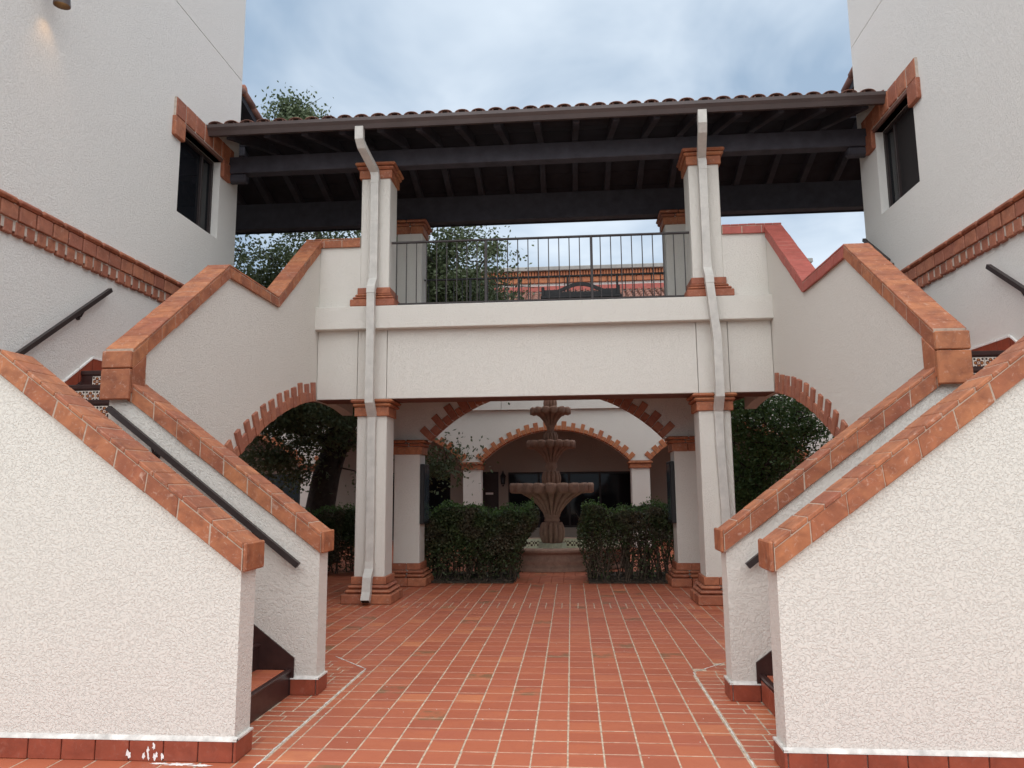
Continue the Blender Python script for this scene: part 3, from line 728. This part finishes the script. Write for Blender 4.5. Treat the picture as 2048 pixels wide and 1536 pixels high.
ang = math.atan(SLR); PITCHT = .232; ncol = int(2*4.5/PITCHT)
cv, cf = barrel(.42, .078, .066); pv, pf = barrel(.42, .062, .070, up_=False)
cme = bpy.data.meshes.new('cover'); cme.from_pydata(cv, [], cf); cme.materials.append(ROOFT); cme.polygons.foreach_set('use_smooth', [True]*len(cme.polygons))
pme = bpy.data.meshes.new('pan'); pme.from_pydata(pv, [], pf); pme.materials.append(ROOFT)
restt = MB()
for c in range(ncol+1):
    x = -4.47+c*PITCHT
    for r in range(5):
        d = -.05+r*.36
        for me, dx, dz, nm_ in ((cme, 0, .030, 'cover_tile'), (pme, PITCHT/2, .058, 'pan_tile')):
            if abs(x+dx) > 4.52: continue
            m = Matrix.Translation((x+dx+random.uniform(-.006, .006), EY+d*math.cos(ang), EZ+d*math.sin(ang)+dz+.004*r+random.uniform(-.003, .003))) @ Matrix.Rotation(ang-.025, 4, 'X') @ Matrix.Rotation(random.uniform(-.02, .02), 4, 'Z')
            if r < 2: obj(nm_, me, roof, None, None, m)
            else: restt.add([m @ Vector(v) for v in (cv if me is cme else pv)], cf if me is cme else pf)
    for r in range(5):
        d = .02+r*.36; m = Matrix.Translation((x, RYr+d*math.cos(ang)+.02, RZr-d*math.sin(ang)+.05-.42*0)) @ Matrix.Rotation(-ang, 4, 'X'); restt.add([m @ Vector(v) for v in cv], cf)
for k in range(22): restt.tube([(-4.5+k*.41, RYr, RZr+.06), (-4.5+k*.41+.43, RYr, RZr+.07)], [.10, .115], 10)
restt.make('upper_roof_tiles', ROOFT, roof, kind='stuff')
# gutter: K profile
prof = [(EY-.03, 6.50), (EY-.03, 6.36), (EY-.10, 6.345), (EY-.125, 6.40), (EY-.155, 6.44), (EY-.155, 6.485), (EY-.145, 6.485), (EY-.145, 6.445), (EY-.113, 6.405), (EY-.092, 6.36), (EY-.045, 6.37), (EY-.045, 6.50)]
n = len(prof); V = [(x, y, z) for x in (-4.553, 4.553) for y, z in prof]
mk('gutter', V, [(k, (k+1) % n, n+(k+1) % n, n+k) for k in range(n)]+[tuple(range(n)), tuple(range(2*n-1, n-1, -1))], GUTTER, roof)

# downspouts
def downspout(s, xt, xs_, xm, xb, label):
    t = top('downspout', label, 'downspout', (xb, 9.5, 0), 'painted downspouts')
    ys = PYF-.042; yl = 9.555-.042
    segs = [('elbow', [(xt, EY-.09, 6.37), (xt, EY-.085, 6.20), (xt+(xs_-xt)*.15, EY-.03, 6.12), (xs_+(xt-xs_)*.12, ys-.06, 5.93), (xs_, ys-.045, 5.85), (xs_, ys-.045, 5.74)]),
            ('pipe', [(xs_, ys-.045, 5.74), (xs_, ys-.04, 5.2)]), ('pipe', [(xs_, ys-.04, 5.2), (xs_, ys-.04, 4.42)]),
            ('elbow', [(xs_, ys-.04, 4.42), (xs_, ys-.045, 4.34), (xs_, yl-.03, 4.20), (xs_, yl-.035, 4.12)]),
            ('pipe', [(xs_, yl-.035, 4.12), (xm, yl-.03, 3.4)]), ('pipe', [(xm, yl-.03, 3.4), (xm, yl-.03, 2.74)]),
            ('elbow', [(xm, yl-.03, 2.74), (xm, yl-.028, 2.64), (xm, ys-.01, 2.46), (xm, ys-.004, 2.38)]),
            ('pipe', [(xm, ys-.004, 2.38), (xm, ys-.004, 2.0)]), ('pipe', [(xm, ys-.004, 2.0), (xb, ys-.004, 1.2)]), ('pipe', [(xb, ys-.004, 1.2), (xb, ys-.004, .52)]),
            ('shoe', [(xb, ys-.004, .53), (xb, ys-.02, .43), (xb, ys-.115, .33), (xb, ys-.14, .16), (xb, ys-.20, .055)])]
    for i, (nm_, pts) in enumerate(segs):
        mb = MB(); wd = .112 if nm_ != 'pipe' else .104; dp = .086 if nm_ != 'pipe' else .078
        mb.rect_path(pts, wd, dp)
        if nm_ == 'pipe':
            for o in (-.026, 0, .026): mb.rect_path([Vector(p)+Vector((o, -dp/2, 0)) for p in pts], .008, .005)
        q = mb.make(nm_, SPOUT, t)
        if nm_ == 'shoe':
            p = pts[-1]; d = (Vector(pts[-1])-Vector(pts[-2])).normalized(); mb = MB(); mb.rect_path([Vector(p)+d*.0005-d*.002, Vector(p)+d*.002], .098, .072); mb.make('outlet', BLACKI, q)
    st = MB()
    for z, y in ((5.2, ys-.04), (3.4, yl-.03), (2.0, ys-.004), (1.2, ys-.004)): 
        xq = xs_ if z > 5 else xb if z < 1.5 else xm; st.box(xq-.0545, xq+.0545, y-.0425, y+.0425, z-.012, z+.003)
    st.make('joint_band', SPOUT, t)
downspout(-1, -2.385, -2.272, -2.268, -2.262, 'pale painted downspout running down the left front pillar')
downspout(1, 2.20, 2.255, 2.32, 2.345, 'pale painted downspout running down the right front pillar')

# railings
def railing(y, xa, xb, zt, zb, npk, posts, label, mat, collar=True):
    t = top('railing', label, 'railing', (0, y, zb-.06), 'metal balcony railings'); 
    box('top_rail', xa, xb, y-.022, y+.022, zt-.025, zt, mat, t, .004); box('bottom_rail', xa, xb, y-.014, y+.014, zb, zb+.022, mat, t, .003)
    for x in posts: box('post', x-.018, x+.018, y-.018, y+.018, zb-.06, zt-.026, mat, t, .003)
    for k in range(npk):
        x = xa+(xb-xa)*(k+.5)/npk
        if any(abs(x-p) < .035 for p in posts): continue
        pk = piece('picket', (x, y, (zt-.026+zb+.022)/2), .0135, .0135, zt-zb-.049, mat, t, .002)
        if collar: piece('collar', (x, y, zb+.55), .026, .026, .026, mat, pk, .004)
railing(9.80, -2.075, 2.075, 4.945, 4.03, 29, (-.735, .735), 'brown metal railing between the front pillars of the bridge', IRON)
railing(11.58, -1.965, 1.965, 4.905, 4.05, 28, (-1.2, -.4, .4, 1.2), 'darker metal railing between the rear pillars of the bridge', BLACKI, False)
# bench seen through the railing
bn = top('metal_bench', 'dark metal bench with an arched back behind the bridge railing', 'bench', (.62, 11.2, 3.955))
bx0, bx1 = -.02, 1.22; mb = MB(); N_ = 20
for k in range(N_):
    u0, u1 = k/N_, (k+1)/N_; f = lambda u: 4.59+.12*math.sin(math.pi*min(1, max(0, (u-.2)/.6)))**1.2
    x0, x1 = bx0+(bx1-bx0)*u0, bx0+(bx1-bx0)*u1; mb.hexa([(x0, 11.30, f(u0)-.06), (x1, 11.30, f(u1)-.06), (x1, 11.325, f(u1)-.06), (x0, 11.325, f(u0)-.06), (x0, 11.30, f(u0)), (x1, 11.30, f(u1)), (x1, 11.325, f(u1)), (x0, 11.325, f(u0))])
mb.box(bx0, bx1, 11.302, 11.327, 4.50, 4.552)
for k in range(15): x = bx0+.04+k*.082; mb.box(x, x+.014, 11.305, 11.322, 4.40, 4.60)
mb.make('backrest', BLACKI, bn); box('seat', bx0, bx1, 10.92, 11.29, 4.36, 4.40, BLACKI, bn, .006)
for x in (bx0, bx1-.05):
    for y in (10.93, 11.29): box('leg', x, x+.05, y, y+.04, 3.956, 4.36 if y < 11 else 4.64, BLACKI, bn, .004)

# display cases on the rear pillars
for s in (-1, 1):
    t = top('display_case', 'shallow framed display case on the %s rear pillar beside the hedge' % ('left' if s < 0 else 'right'), 'display case', (s*1.93, 11.55, .93), 'framed display cases')
    a, b = sorted((s*1.968, s*1.90)); box('frame', a, b, 11.36, 11.79, .93, 1.86, BLACKI, t, .008)
    a, b = sorted((s*1.899, s*1.896)); box('glass', a, b, 11.39, 11.76, .97, 1.82, DISPLAY, t, 0)

# wall lamp, lit
lp = top('wall_lamp', 'brown metal wall lamp shining down the upper left tower wall', 'lamp', (-4.5, 6.16, 6.2))
mb = MB(); mb.tube([(-4.37, 6.03, 6.36), (-4.38, 6.05, 6.10)], [.055, .075], 16, False); mb.tube([(-4.37, 6.03, 6.36), (-4.37, 6.03, 6.365)], [.055, .03], 16); mb.make('shade', GUTTER, lp, True)
mb = MB(); mb.tube([(-4.56, 6.03, 6.30), (-4.40, 6.03, 6.30)], .02, 8); mb.tube([(-4.56, 6.03, 6.30), (-4.545, 6.03, 6.30)], .06, 14); mb.make('arm', SOFFIT, lp)
mb = MB(); mb.tube([(-4.375, 6.04, 6.215), (-4.375, 6.04, 6.21)], .05, 14); mb.make('bulb', BULB, lp)
ld = bpy.data.lights.new('lamp_light', 'SPOT'); ld.energy = 1.6; ld.color = (1, .55, .2); ld.spot_size = math.radians(70); ld.spot_blend = .8; ld.shadow_soft_size = .05
lo = bpy.data.objects.new('lamp_light', ld); COL.objects.link(lo); lo.location = (-4.42, 6.06, 6.09); lo.rotation_euler = Vector((-.35, .1, -1)).to_track_quat('-Z', 'Y').to_euler()

# ================================================================== fountain
FY = 14.65
fo = top('fountain', 'three tiered carved stone fountain in a round basin behind the hedges', 'fountain', (0, FY, 0))
sc_ = .964; zf = lambda z: 1.5+(z-1.5)*sc_
def flute(n, dep, lo=0):
    return lambda j, a, r, z: (r*(1-dep*(1-abs(math.sin(a*n/2)))**1.8) if r > lo else r, z)
mb = MB(); mb.lathe([(1.50, 0), (1.50, .07), (1.46, .085), (1.44, .10), (1.47, .14), (1.475, .19), (1.43, .235), (1.41, .29), (1.45, .305), (1.505, .325), (1.52, .355), (1.505, .385), (1.46, .395), (1.34, .397), (1.33, .39)], 0, FY, 64); ring = mb.make('basin', STONE, fo, True)
mb = MB(); mb.lathe([(1.335, .392), (1.33, .34)], 0, FY, 64); mb.make('cream_tile_rim', YTILE, ring)
mb = MB(); mb.lathe([(1.33, .34), (1.33, .23)], 0, FY, 64); mb.make('flower_tile_band', BAND, ring)
mb = MB(); mb.lathe([(1.33, .23), (1.33, .10), (0.01, .10)], 0, FY, 64); mb.make('basin_floor', YTILE, ring)
mb = MB(); mb.lathe([(.275, .10), (.275, zf(.358)), (.01, zf(.358))], 0, FY, 8); mb.make('pedestal_block', YTILE, fo)
def part(name, prof, mod=None, n=208): 
    mb = MB(); mb.lathe([(r*sc_, zf(z)) for r, z in prof], 0, FY, n, mod); return mb.make(name, STONE, fo, True)
def bulb(z0, z1, r, k=9):
    return [(r*(.62+.38*math.sin(math.pi*(.12+.76*i/k))**.8), z0+(z1-z0)*i/k) for i in range(k+1)]
part('bulb', [(.05, .358), (.21, .36)]+bulb(.37, .765, .265)+[(.14, .775)], flute(13, .36))
part('stem', [(.14, .77), (.165, .80), (.15, .83), (.15, .87), (.17, .89), (.16, .915)])
def bowl(name, z0, z1, rn, rr, lobes):
    pr = [(rn, z0), (rn*1.15, z0+.10*(z1-z0)), (rn+(rr-rn)*.17, z0+.30*(z1-z0)), (rn+(rr-rn)*.38, z0+.52*(z1-z0)), (rn+(rr-rn)*.66, z0+.70*(z1-z0)), (rr*.955, z0+.80*(z1-z0)), (rr, z0+.84*(z1-z0)), (rr*1.005, z0+.93*(z1-z0)), (rr*.985, z1), (rr*.93, z1), (rr*.88, z0+.90*(z1-z0)), (rr*.5, z0+.80*(z1-z0)), (.01, z0+.78*(z1-z0))]
    def mod(j, a, r, z):
        c = abs(math.cos(a*lobes/2))
        if j <= 4: return r*(1-.40*(1-c)**2.6), z
        if j <= 9: return r*(1-.16*(1-c)**2.4), z-(.055*(c**.7) if j in (5, 6) else 0)+(.022*c if j >= 7 else 0)
        return r, z
    return part(name, pr, mod, 320)
bowl('large_bowl', .905, 1.541, .165, .865, 20)
part('bulb', [(.10, 1.50)]+bulb(1.50, 1.80, .205)+[(.12, 1.81)], flute(12, .34))
part('stem', [(.115, 1.80), (.095, 1.84), (.12, 1.88), (.125, 1.93), (.105, 1.95), (.12, 1.99)])
bowl('middle_bowl', 1.98, 2.41, .118, .507, 16)
part('bulb', [(.08, 2.37)]+bulb(2.38, 2.60, .155)+[(.09, 2.61)], flute(11, .34))
part('stem', [(.085, 2.60), (.07, 2.65), (.085, 2.70), (.09, 2.755)])
bowl('small_bowl', 2.745, 3.098, .105, .425, 14)
part('bulb', [(.07, 3.07)]+bulb(3.09, 3.33, .145)+[(.08, 3.335), (.05, 3.40), (.07, 3.46), (.01, 3.52)], flute(11, .34))

# ================================================================== hedges
def hedge(label, x0, x1, y0, y1, zt, n, stems, seed, gap=None, taper=None, bare=.34, pw=1.2, leafmat=LEAF_H):
    rg = np.random.default_rng(seed); t = top('hedge', label, 'hedge', ((x0+x1)/2, (y0+y1)/2, .02), 'clipped hedges by the fountain')
    pts = []; m = 0
    while m < n:
        p = rg.random((n, 3)); x = x0+(x1-x0)*p[:, 0]; y = y0+(y1-y0)*p[:, 1]
        # leaves sit mostly near the clipped faces
        z = .03+(zt-.03)*p[:, 2]
        f = np.minimum.reduce([(x-x0), (x1-x), (y-y0), (y1-y), (zt-z)*1.0]); keep = rg.random(n) < np.clip(1.15-f*3.0, .28, 1)
        wob = .05*np.sin(x*5.1+seed)+.04*np.sin(y*7.3+x*3)+.035*np.sin(x*13+z*9)
        keep &= (z < zt+wob-.04-.10*np.clip(1-(x-x0)/.25, 0, 1)**2-.10*np.clip(1-(x1-x)/.25, 0, 1)**2-.08*np.clip(1-(y-y0)/.2, 0, 1)**2)
        lowf = np.clip(z/(bare*zt/.5), 0, 1); keep &= rg.random(n) < .06+.94*lowf**pw
        rnd_e = .05*np.sin(z*6+x*4+seed)+.04*np.sin(z*13+y*9)
        keep &= (x > x0+.07+rnd_e) & (x < x1-.07+rnd_e-(taper*np.clip(.8-z/zt, 0, 1) if taper else 0))
        if gap: keep &= gap(x, z)
        clump = np.sin(x*19+seed)*np.sin(y*17)*np.sin(z*21+2); keep &= rg.random(n) < .72+.4*clump
        pts.append(np.stack([x, y, z], 1)[keep]); m += keep.sum()
    P = np.concatenate(pts)[:n]; leaves_np('foliage', P, .046, leafmat, t)
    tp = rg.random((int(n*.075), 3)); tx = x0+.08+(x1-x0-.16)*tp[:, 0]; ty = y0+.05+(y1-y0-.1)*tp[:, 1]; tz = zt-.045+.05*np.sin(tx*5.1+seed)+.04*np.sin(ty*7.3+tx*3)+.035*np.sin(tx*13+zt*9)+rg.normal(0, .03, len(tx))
    leaves_np('skylit_top', np.stack([tx, ty, tz], 1), .040, LEAF_TOP, t)  # layer of light-painted leaves over the clipped top
    st = MB()
    for k in range(stems):
        bx, by = random.uniform(x0+.12, x1-.12-(taper*.6 if taper else 0)), random.uniform(y0+.15, y1-.15); p = Vector((bx, by, .0)); L = [p.copy()]
        for q in range(5): p = p+Vector((random.uniform(-.07, .07), random.uniform(-.05, .05), zt*.17)); L.append(p.copy())
        st.tube(L, [.014, .012, .010, .008, .006, .004], 5)
        for q in range(5):
            a = L[random.randint(1, 4)]; b = a+Vector((random.uniform(-.22, .22), random.uniform(-.2, .2), random.uniform(.08, .25))); st.tube([a, a.lerp(b, .5)+Vector((0, 0, -.02)), b], [.006, .005, .002], 4)
    st.make('stems', TWIG, t)
hedge('dense clipped hedge left of the fountain, full and dark', -2.15, -.16, 11.80, 12.75, 1.17, 34000, 60, 3, None, .42, .36, 1.4)
hedge('clipped hedge right of the fountain with thin bare stems', .47, 2.20, 11.80, 12.7, 1.18, 15500, 80, 5, lambda x, z: (z > .52+.10*np.sin(x*7)) | (np.abs(x-.82) < .20+.25*z) | (np.abs(x-1.62) < .30+.25*z), 0, .5, 3.0)
hedge('rounded dark hedge seen left of the front pillar', -4.75, -3.05, 12.7, 13.6, 1.12, 20000, 20, 8)

lt = np.concatenate([np.stack([RNG.uniform(a, b, 500), RNG.uniform(11.6, 13.0, 500), RNG.uniform(.022, .04, 500)], 1) for a, b in ((-2.5, -.5), (.6, 2.6))])
lit = leaves_np('leaf_litter', lt, .045, TWIG, None, 'stuff'); lit['label'] = 'brown fallen leaves under the two fountain hedges'

# ================================================================== trees
def tree(name, label, base, trunk, limbs, clusters, nleaf, lsize, mat, seed, spread=1.0):
    rg = random.Random(seed); t = top(name, label, 'tree', base); tr = MB()
    tr.tube([p for p, r in trunk], [r for p, r in trunk], 12)
    tips = []
    for a, b, r in limbs:
        a, b = Vector(a), Vector(b); m = a.lerp(b, .5)+Vector((rg.uniform(-.3, .3), rg.uniform(-.3, .3), rg.uniform(-.1, .35))); tr.tube([a, a.lerp(m, .5)+Vector((rg.uniform(-.08, .08), 0, .05)), m, b], [r, r*.85, r*.65, r*.25], 7)
        for q in range(7):
            u = rg.uniform(.3, 1); p = a.lerp(m, u*2) if u < .5 else m.lerp(b, u*2-1); e = p+Vector((rg.uniform(-.9, .9), rg.uniform(-.9, .9), rg.uniform(-.3, .8)))*spread; tr.tube([p, p.lerp(e, .5)+Vector((0, 0, .06)), e], [r*.28, r*.18, .008], 5); tips.append(e)
    tr.make('trunk', BARK, t, True)
    cl = [Vector(c[:3])+Vector((rg.gauss(0, 1)*c[3], rg.gauss(0, 1)*c[3], rg.gauss(0, 1)*c[4])) for c in clusters for _ in range(c[5])]+tips
    tw = MB()
    P = []; per = max(8, nleaf//len(cl)); rn = np.random.default_rng(seed)
    for c in cl:
        rr = rg.uniform(.16, .40)*spread; q = rn.normal(size=(per, 3))*np.array([rr, rr, rr*.62]); P.append(q+np.array(c))
        for _ in range(3):
            e = c+Vector((rg.gauss(0, rr), rg.gauss(0, rr), rg.gauss(0, rr*.6))); tw.tube([c-Vector((0, 0, rr*.4)), e], [.011, .004], 4, False)
    tw.make('twigs', BARK, t, kind='stuff'); leaves_np('crown', np.concatenate(P), lsize, mat, t)
tree('oak_tree', 'large live oak with a dark leaning trunk behind the left arch', (-4.75, 15, 0),
     [((-4.80, 15, -.05), .42), ((-4.86, 15, .5), .34), ((-4.84, 15, 1.0), .30), ((-4.72, 15, 1.7), .285), ((-4.50, 15.02, 2.5), .27), ((-4.22, 15.05, 3.2), .26), ((-3.9, 15.1, 4.1), .22), ((-3.7, 15.1, 5.2), .16)],
     [((-4.8, 15, 1.0), (-3.7, 14.7, 2.9), .07), ((-4.4, 15, 2.7), (-6.6, 14.2, 4.6), .13), ((-4.0, 15.1, 3.8), (-1.7, 15.6, 6.0), .14), ((-3.8, 15.1, 4.8), (-5.75, 15.5, 8.7), .13), ((-3.7, 15.1, 5.1), (-2.9, 14.2, 7.0), .11), ((-3.7, 15.1, 5.1), (-4.3, 15.4, 6.6), .10), ((-4.5, 15, 2.4), (-5.9, 13.9, 3.0), .06)],
     [(-6.2, 15.0, 5.3, .65, .65, 44), (-4.9, 15.3, 5.9, .7, .55, 30), (-1.95, 15.2, 5.35, .5, .62, 70), (-3.0, 15.3, 5.6, .6, .6, 34), (-1.5, 15.1, 4.9, .32, .4, 16), (-5.85, 15.4, 9.0, .35, .3, 22), (-5.8, 15.3, 10.0, .12, .25, 7), (-6.3, 15.4, 9.1, .22, .25, 9), (-5.4, 15.4, 9.4, .2, .22, 8),
      (-5.3, 14.4, 2.95, .45, .2, 13), (-4.6, 14.3, 3.05, .4, .18, 10), (-5.7, 14.3, 2.0, .38, .3, 7), (-3.6, 14.5, 2.75, .3, .2, 4), (-2.35, 14.6, 1.9, .16, .3, 3)], 105000, .085, LEAF_O, 11)
tree('small_tree', 'bushy green crape myrtle filling the right arch', (3.75, 14.2, 0),
     [((3.75, 14.2, -.05), .07), ((3.8, 14.2, .6), .06), ((3.95, 14.15, 1.4), .05), ((4.0, 14.15, 2.4), .035)],
     [((3.8, 14.2, .5), (3.2, 14.1, 1.9), .035), ((3.85, 14.2, .8), (4.6, 14.3, 2.4), .035), ((3.95, 14.2, 1.4), (3.6, 14.4, 3.0), .03), ((3.8, 14.2, .5), (4.5, 14.0, 1.5), .03), ((4.0, 14.2, 2.2), (5.2, 14.4, 3.2), .03)],
     [(3.75, 14.1, 1.55, .35, .38, 44), (4.0, 14.2, 2.3, .42, .35, 50), (4.6, 14.3, 2.7, .4, .3, 30), (3.9, 14.2, 2.95, .5, .2, 34), (5.0, 14.4, 2.0, .35, .4, 20), (3.45, 14.0, 1.15, .25, .18, 14), (3.3, 14.3, 3.1, .3, .12, 10)], 24000, .065, LEAF_R, 23, .62)

# iron fence below the right tree
t = top('iron_fence', 'dark iron picket fence under the right tree', 'fence', (4.2, 16.4, 0))
for k in range(26): piece('picket', (2.7+k*.125, 16.4, .78), .03, .03, 1.5, BLACKI, t, .004)
for z in (.15, 1.4): box('rail', 2.6, 5.95, 16.42, 16.45, z, z+.04, BLACKI, t, .004)

# ================================================================== courtyard arcade
ar = top('arcade_building', 'long white stucco arcade with brick trimmed arches behind the fountain', 'building', (0, 19.5, 0))
AY = 18.5; BAY = 4.24; HW = 1.87; SP = 2.12; CR = 2.92
c_ = ((CR-SP)**2-HW**2)/(2*(CR-SP)); AR = math.hypot(HW, SP-(CR-( (CR-SP)**2+HW**2)/(2*(CR-SP)))); AZ = CR-AR
def alo(x):
    k = round(x/BAY); u = x-k*BAY
    return AZ+math.sqrt(max(0, AR*AR-u*u)) if abs(u) < HW else SP
iv = []; xs = []
for k in range(-3, 4): xs += [k*BAY+v for v in np.linspace(-HW, HW, 29)]
xs = [-14.9]+xs+[14.9]
for a, b in zip(xs, xs[1:]): iv.append((a, b, alo(a) if abs(a-round(a/BAY)*BAY) < HW+1e-6 else SP, alo(b) if abs(b-round(b/BAY)*BAY) < HW+1e-6 else SP, 3.42, 3.42))
mb = MB(); arch_wall(mb, 'Y', AY, AY+.45, iv); aw = mb.make('arcade_wall', STUCCO_F, ar)
for k in range(-3, 4):
    th = math.asin(HW/AR); voussoirs(aw, 'Y', AY, .02, -1, k*BAY, AZ, AR, -th, th, BRICK_O, .112, .21, .105, .3)
for k in range(-3, 3):
    xc = (k+.5)*BAY; col = box('column', xc-.225, xc+.225, AY, AY+.45, -.02, SP-.18, STUCCO_F, ar, .01)
    for d, za, zb in ((.04, SP-.19, SP-.07), (.075, SP-.068, SP-.03), (.055, SP-.028, SP-.002)): box('capital_tile', xc-.225-d, xc+.225+d, AY-d, AY+.45+d, za, zb, TERRA, col, .01)
box('fascia', -14.9, -1.36, AY-.09, AY+.5, 3.43, 4.5, STUCCO_F, ar, .006); box('fascia', -1.352, 14.9, AY-.09, AY+.5, 3.43, 4.5, STUCCO_F, ar, .006)
box('arcade_ceiling', -14.9, 14.9, AY+.45, 21.3, 3.2, 3.3, SOFFIT, ar, 0)
mb = MB(); mb.hexa([(-15, AY-.2, 4.5), (15, AY-.2, 4.5), (15, 22, 5.3), (-15, 22, 5.3), (-15, AY-.2, 4.6), (15, AY-.2, 4.6), (15, 22, 5.4), (-15, 22, 5.4)]); mb.make('arcade_roof', ROOFT, ar)
# back wall with dark windows and doors
BWY = 21.1; opens = [(-1.42, 2.08, .33, 1.90, 'window'), (-2.17, -1.70, .0, 1.92, 'door'), (-5.2, -3.1, .0, 1.92, 'window'), (3.1, 5.8, .33, 1.92, 'window'), (-9.6, -6.6, .33, 1.92, 'window'), (6.8, 9.6, .0, 1.92, 'window')]
wiv = []; xcur = -14.9; mb = MB()
for (a, b, z0, z1, k) in sorted(opens):
    mb.box(xcur, a, BWY, BWY+.2, -.02, 3.25); mb.box(a, b, BWY, BWY+.2, z1, 3.25)
    if z0 > 0: mb.box(a, b, BWY, BWY+.2, -.02, z0)
    xcur = b
mb.box(xcur, 14.9, BWY, BWY+.2, -.02, 3.25); mb.make('back_wall', STUCCO_SHADE, ar)
for (a, b, z0, z1, k) in opens:
    fr = MB(); nM = max(1, round((b-a)/.9)); 
    for q in range(nM+1): x = a+(b-a)*q/nM; fr.box(max(a, x-.03), min(b, x+.03), BWY+.06, BWY+.12, z0, z1)
    fr.box(a+.03, b-.03, BWY+.062, BWY+.118, z1-.06, z1); fr.box(a+.03, b-.03, BWY+.062, BWY+.118, z0, z0+.06); fo_ = fr.make(k, BLACKI, ar)
    for q in range(nM):
        x0, x1 = a+(b-a)*q/nM+.03, a+(b-a)*(q+1)/nM-.03; box('pane' if k == 'window' else 'door_leaf', x0, x1, BWY+.08, BWY+.09, z0+.06, z1-.06, GLASS if k == 'window' else IRON, fo_, 0)
# wall lantern and small sign
ln = top('wall_lantern', 'small black wall lantern beside the far courtyard door', 'lantern', (-1.56, BWY-.12, 1.5)); mb = MB()
mb.tube([(-1.56, BWY-.12, 1.56), (-1.56, BWY-.12, 1.78)], [.055, .075], 6); mb.tube([(-1.56, BWY-.12, 1.78), (-1.56, BWY-.12, 1.88), (-1.56, BWY-.12, 1.95)], [.09, .03, .012], 6); mb.make('lantern_body', BLACKI, ln)
mb = MB(); mb.tube([(-1.56, BWY-.12, 1.58), (-1.56, BWY-.12, 1.76)], [.040, .058], 6); box('bracket', -1.58, -1.54, BWY-.12, BWY, 1.5, 1.55, BLACKI, ln, .003)
mb = MB(); mb.box(-1.585, -1.535, BWY-.185, BWY-.178, 1.60, 1.74); mb.make('lantern_glass', DISPLAY, ln)
sg = top('door_plate', 'small pale plate on the dark far door', 'sign', (-1.95, BWY+.05, 1.28)); box('plate', -2.08, -1.86, BWY+.045, BWY+.058, 1.27, 1.33, PAINTW, sg, .002)

# ================================================================== far upper building
fb = top('far_building', 'far white building with red brick cornice above a clay tile roof', 'building', (3.5, 32, 0))
FX0, FX1, FYB = -6.5, 10.1, 30.
box('wall', FX0, FX1, FYB, FYB+8, -.03, 10.20, STUCCO_F, fb, 0)
k = FX0
while k < FX1-.05: box('cornice_brick', k+.01, min(k+.60, FX1+.08), FYB-.12, FYB+.1, 9.99, 10.20, BRICK_O, fb, .01); k += .61
k = FX0
while k < FX1-.05: box('dentil_brick', k+.01, k+.085, FYB-.20, FYB+.1, 10.205, 10.46, BRICK_O, fb, .01); k += .12
box('cornice_back', FX0, FX1, FYB-.10, FYB+.1, 10.205, 10.455, BRICK, fb, 0)
box('cornice_slab', FX0, FX1+.3, FYB-.33, FYB+.3, 10.465, 10.64, CONC, fb, .02)
box('red_band', FX0, FX1, FYB-.06, FYB+.05, 9.63, 9.86, PAINT_R, fb, .01)
mb = MB()
for c in range(int((FX1-FX0)/.25)):
    x = FX0+.12+c*.25
    for r in range(6):
        ya, yb = FYB-.05-r*.5, FYB-.05-(r+1)*.5-.04; za, zb = 9.60-r*.22, 9.60-(r+1)*.22-.01; V = []
        for y, z, rr in ((ya, za, .085), (yb, zb, .10)): V += [(x+rr*math.cos(a), y, z+rr*math.sin(a)) for a in np.linspace(0, math.pi, 6)]
        mb.add(V, [(q, q+1, 7+q, 6+q) for q in range(5)])
mb.hexa([(FX0, FYB-.01, 9.4), (FX1, FYB-.01, 9.4), (FX1, FYB-3.1, 8.04), (FX0, FYB-3.1, 8.04), (FX0, FYB-.01, 9.57), (FX1, FYB-.01, 9.57), (FX1, FYB-3.1, 8.21), (FX0, FYB-3.1, 8.21)])
mb.make('tile_roof', ROOFT, fb, kind='stuff')
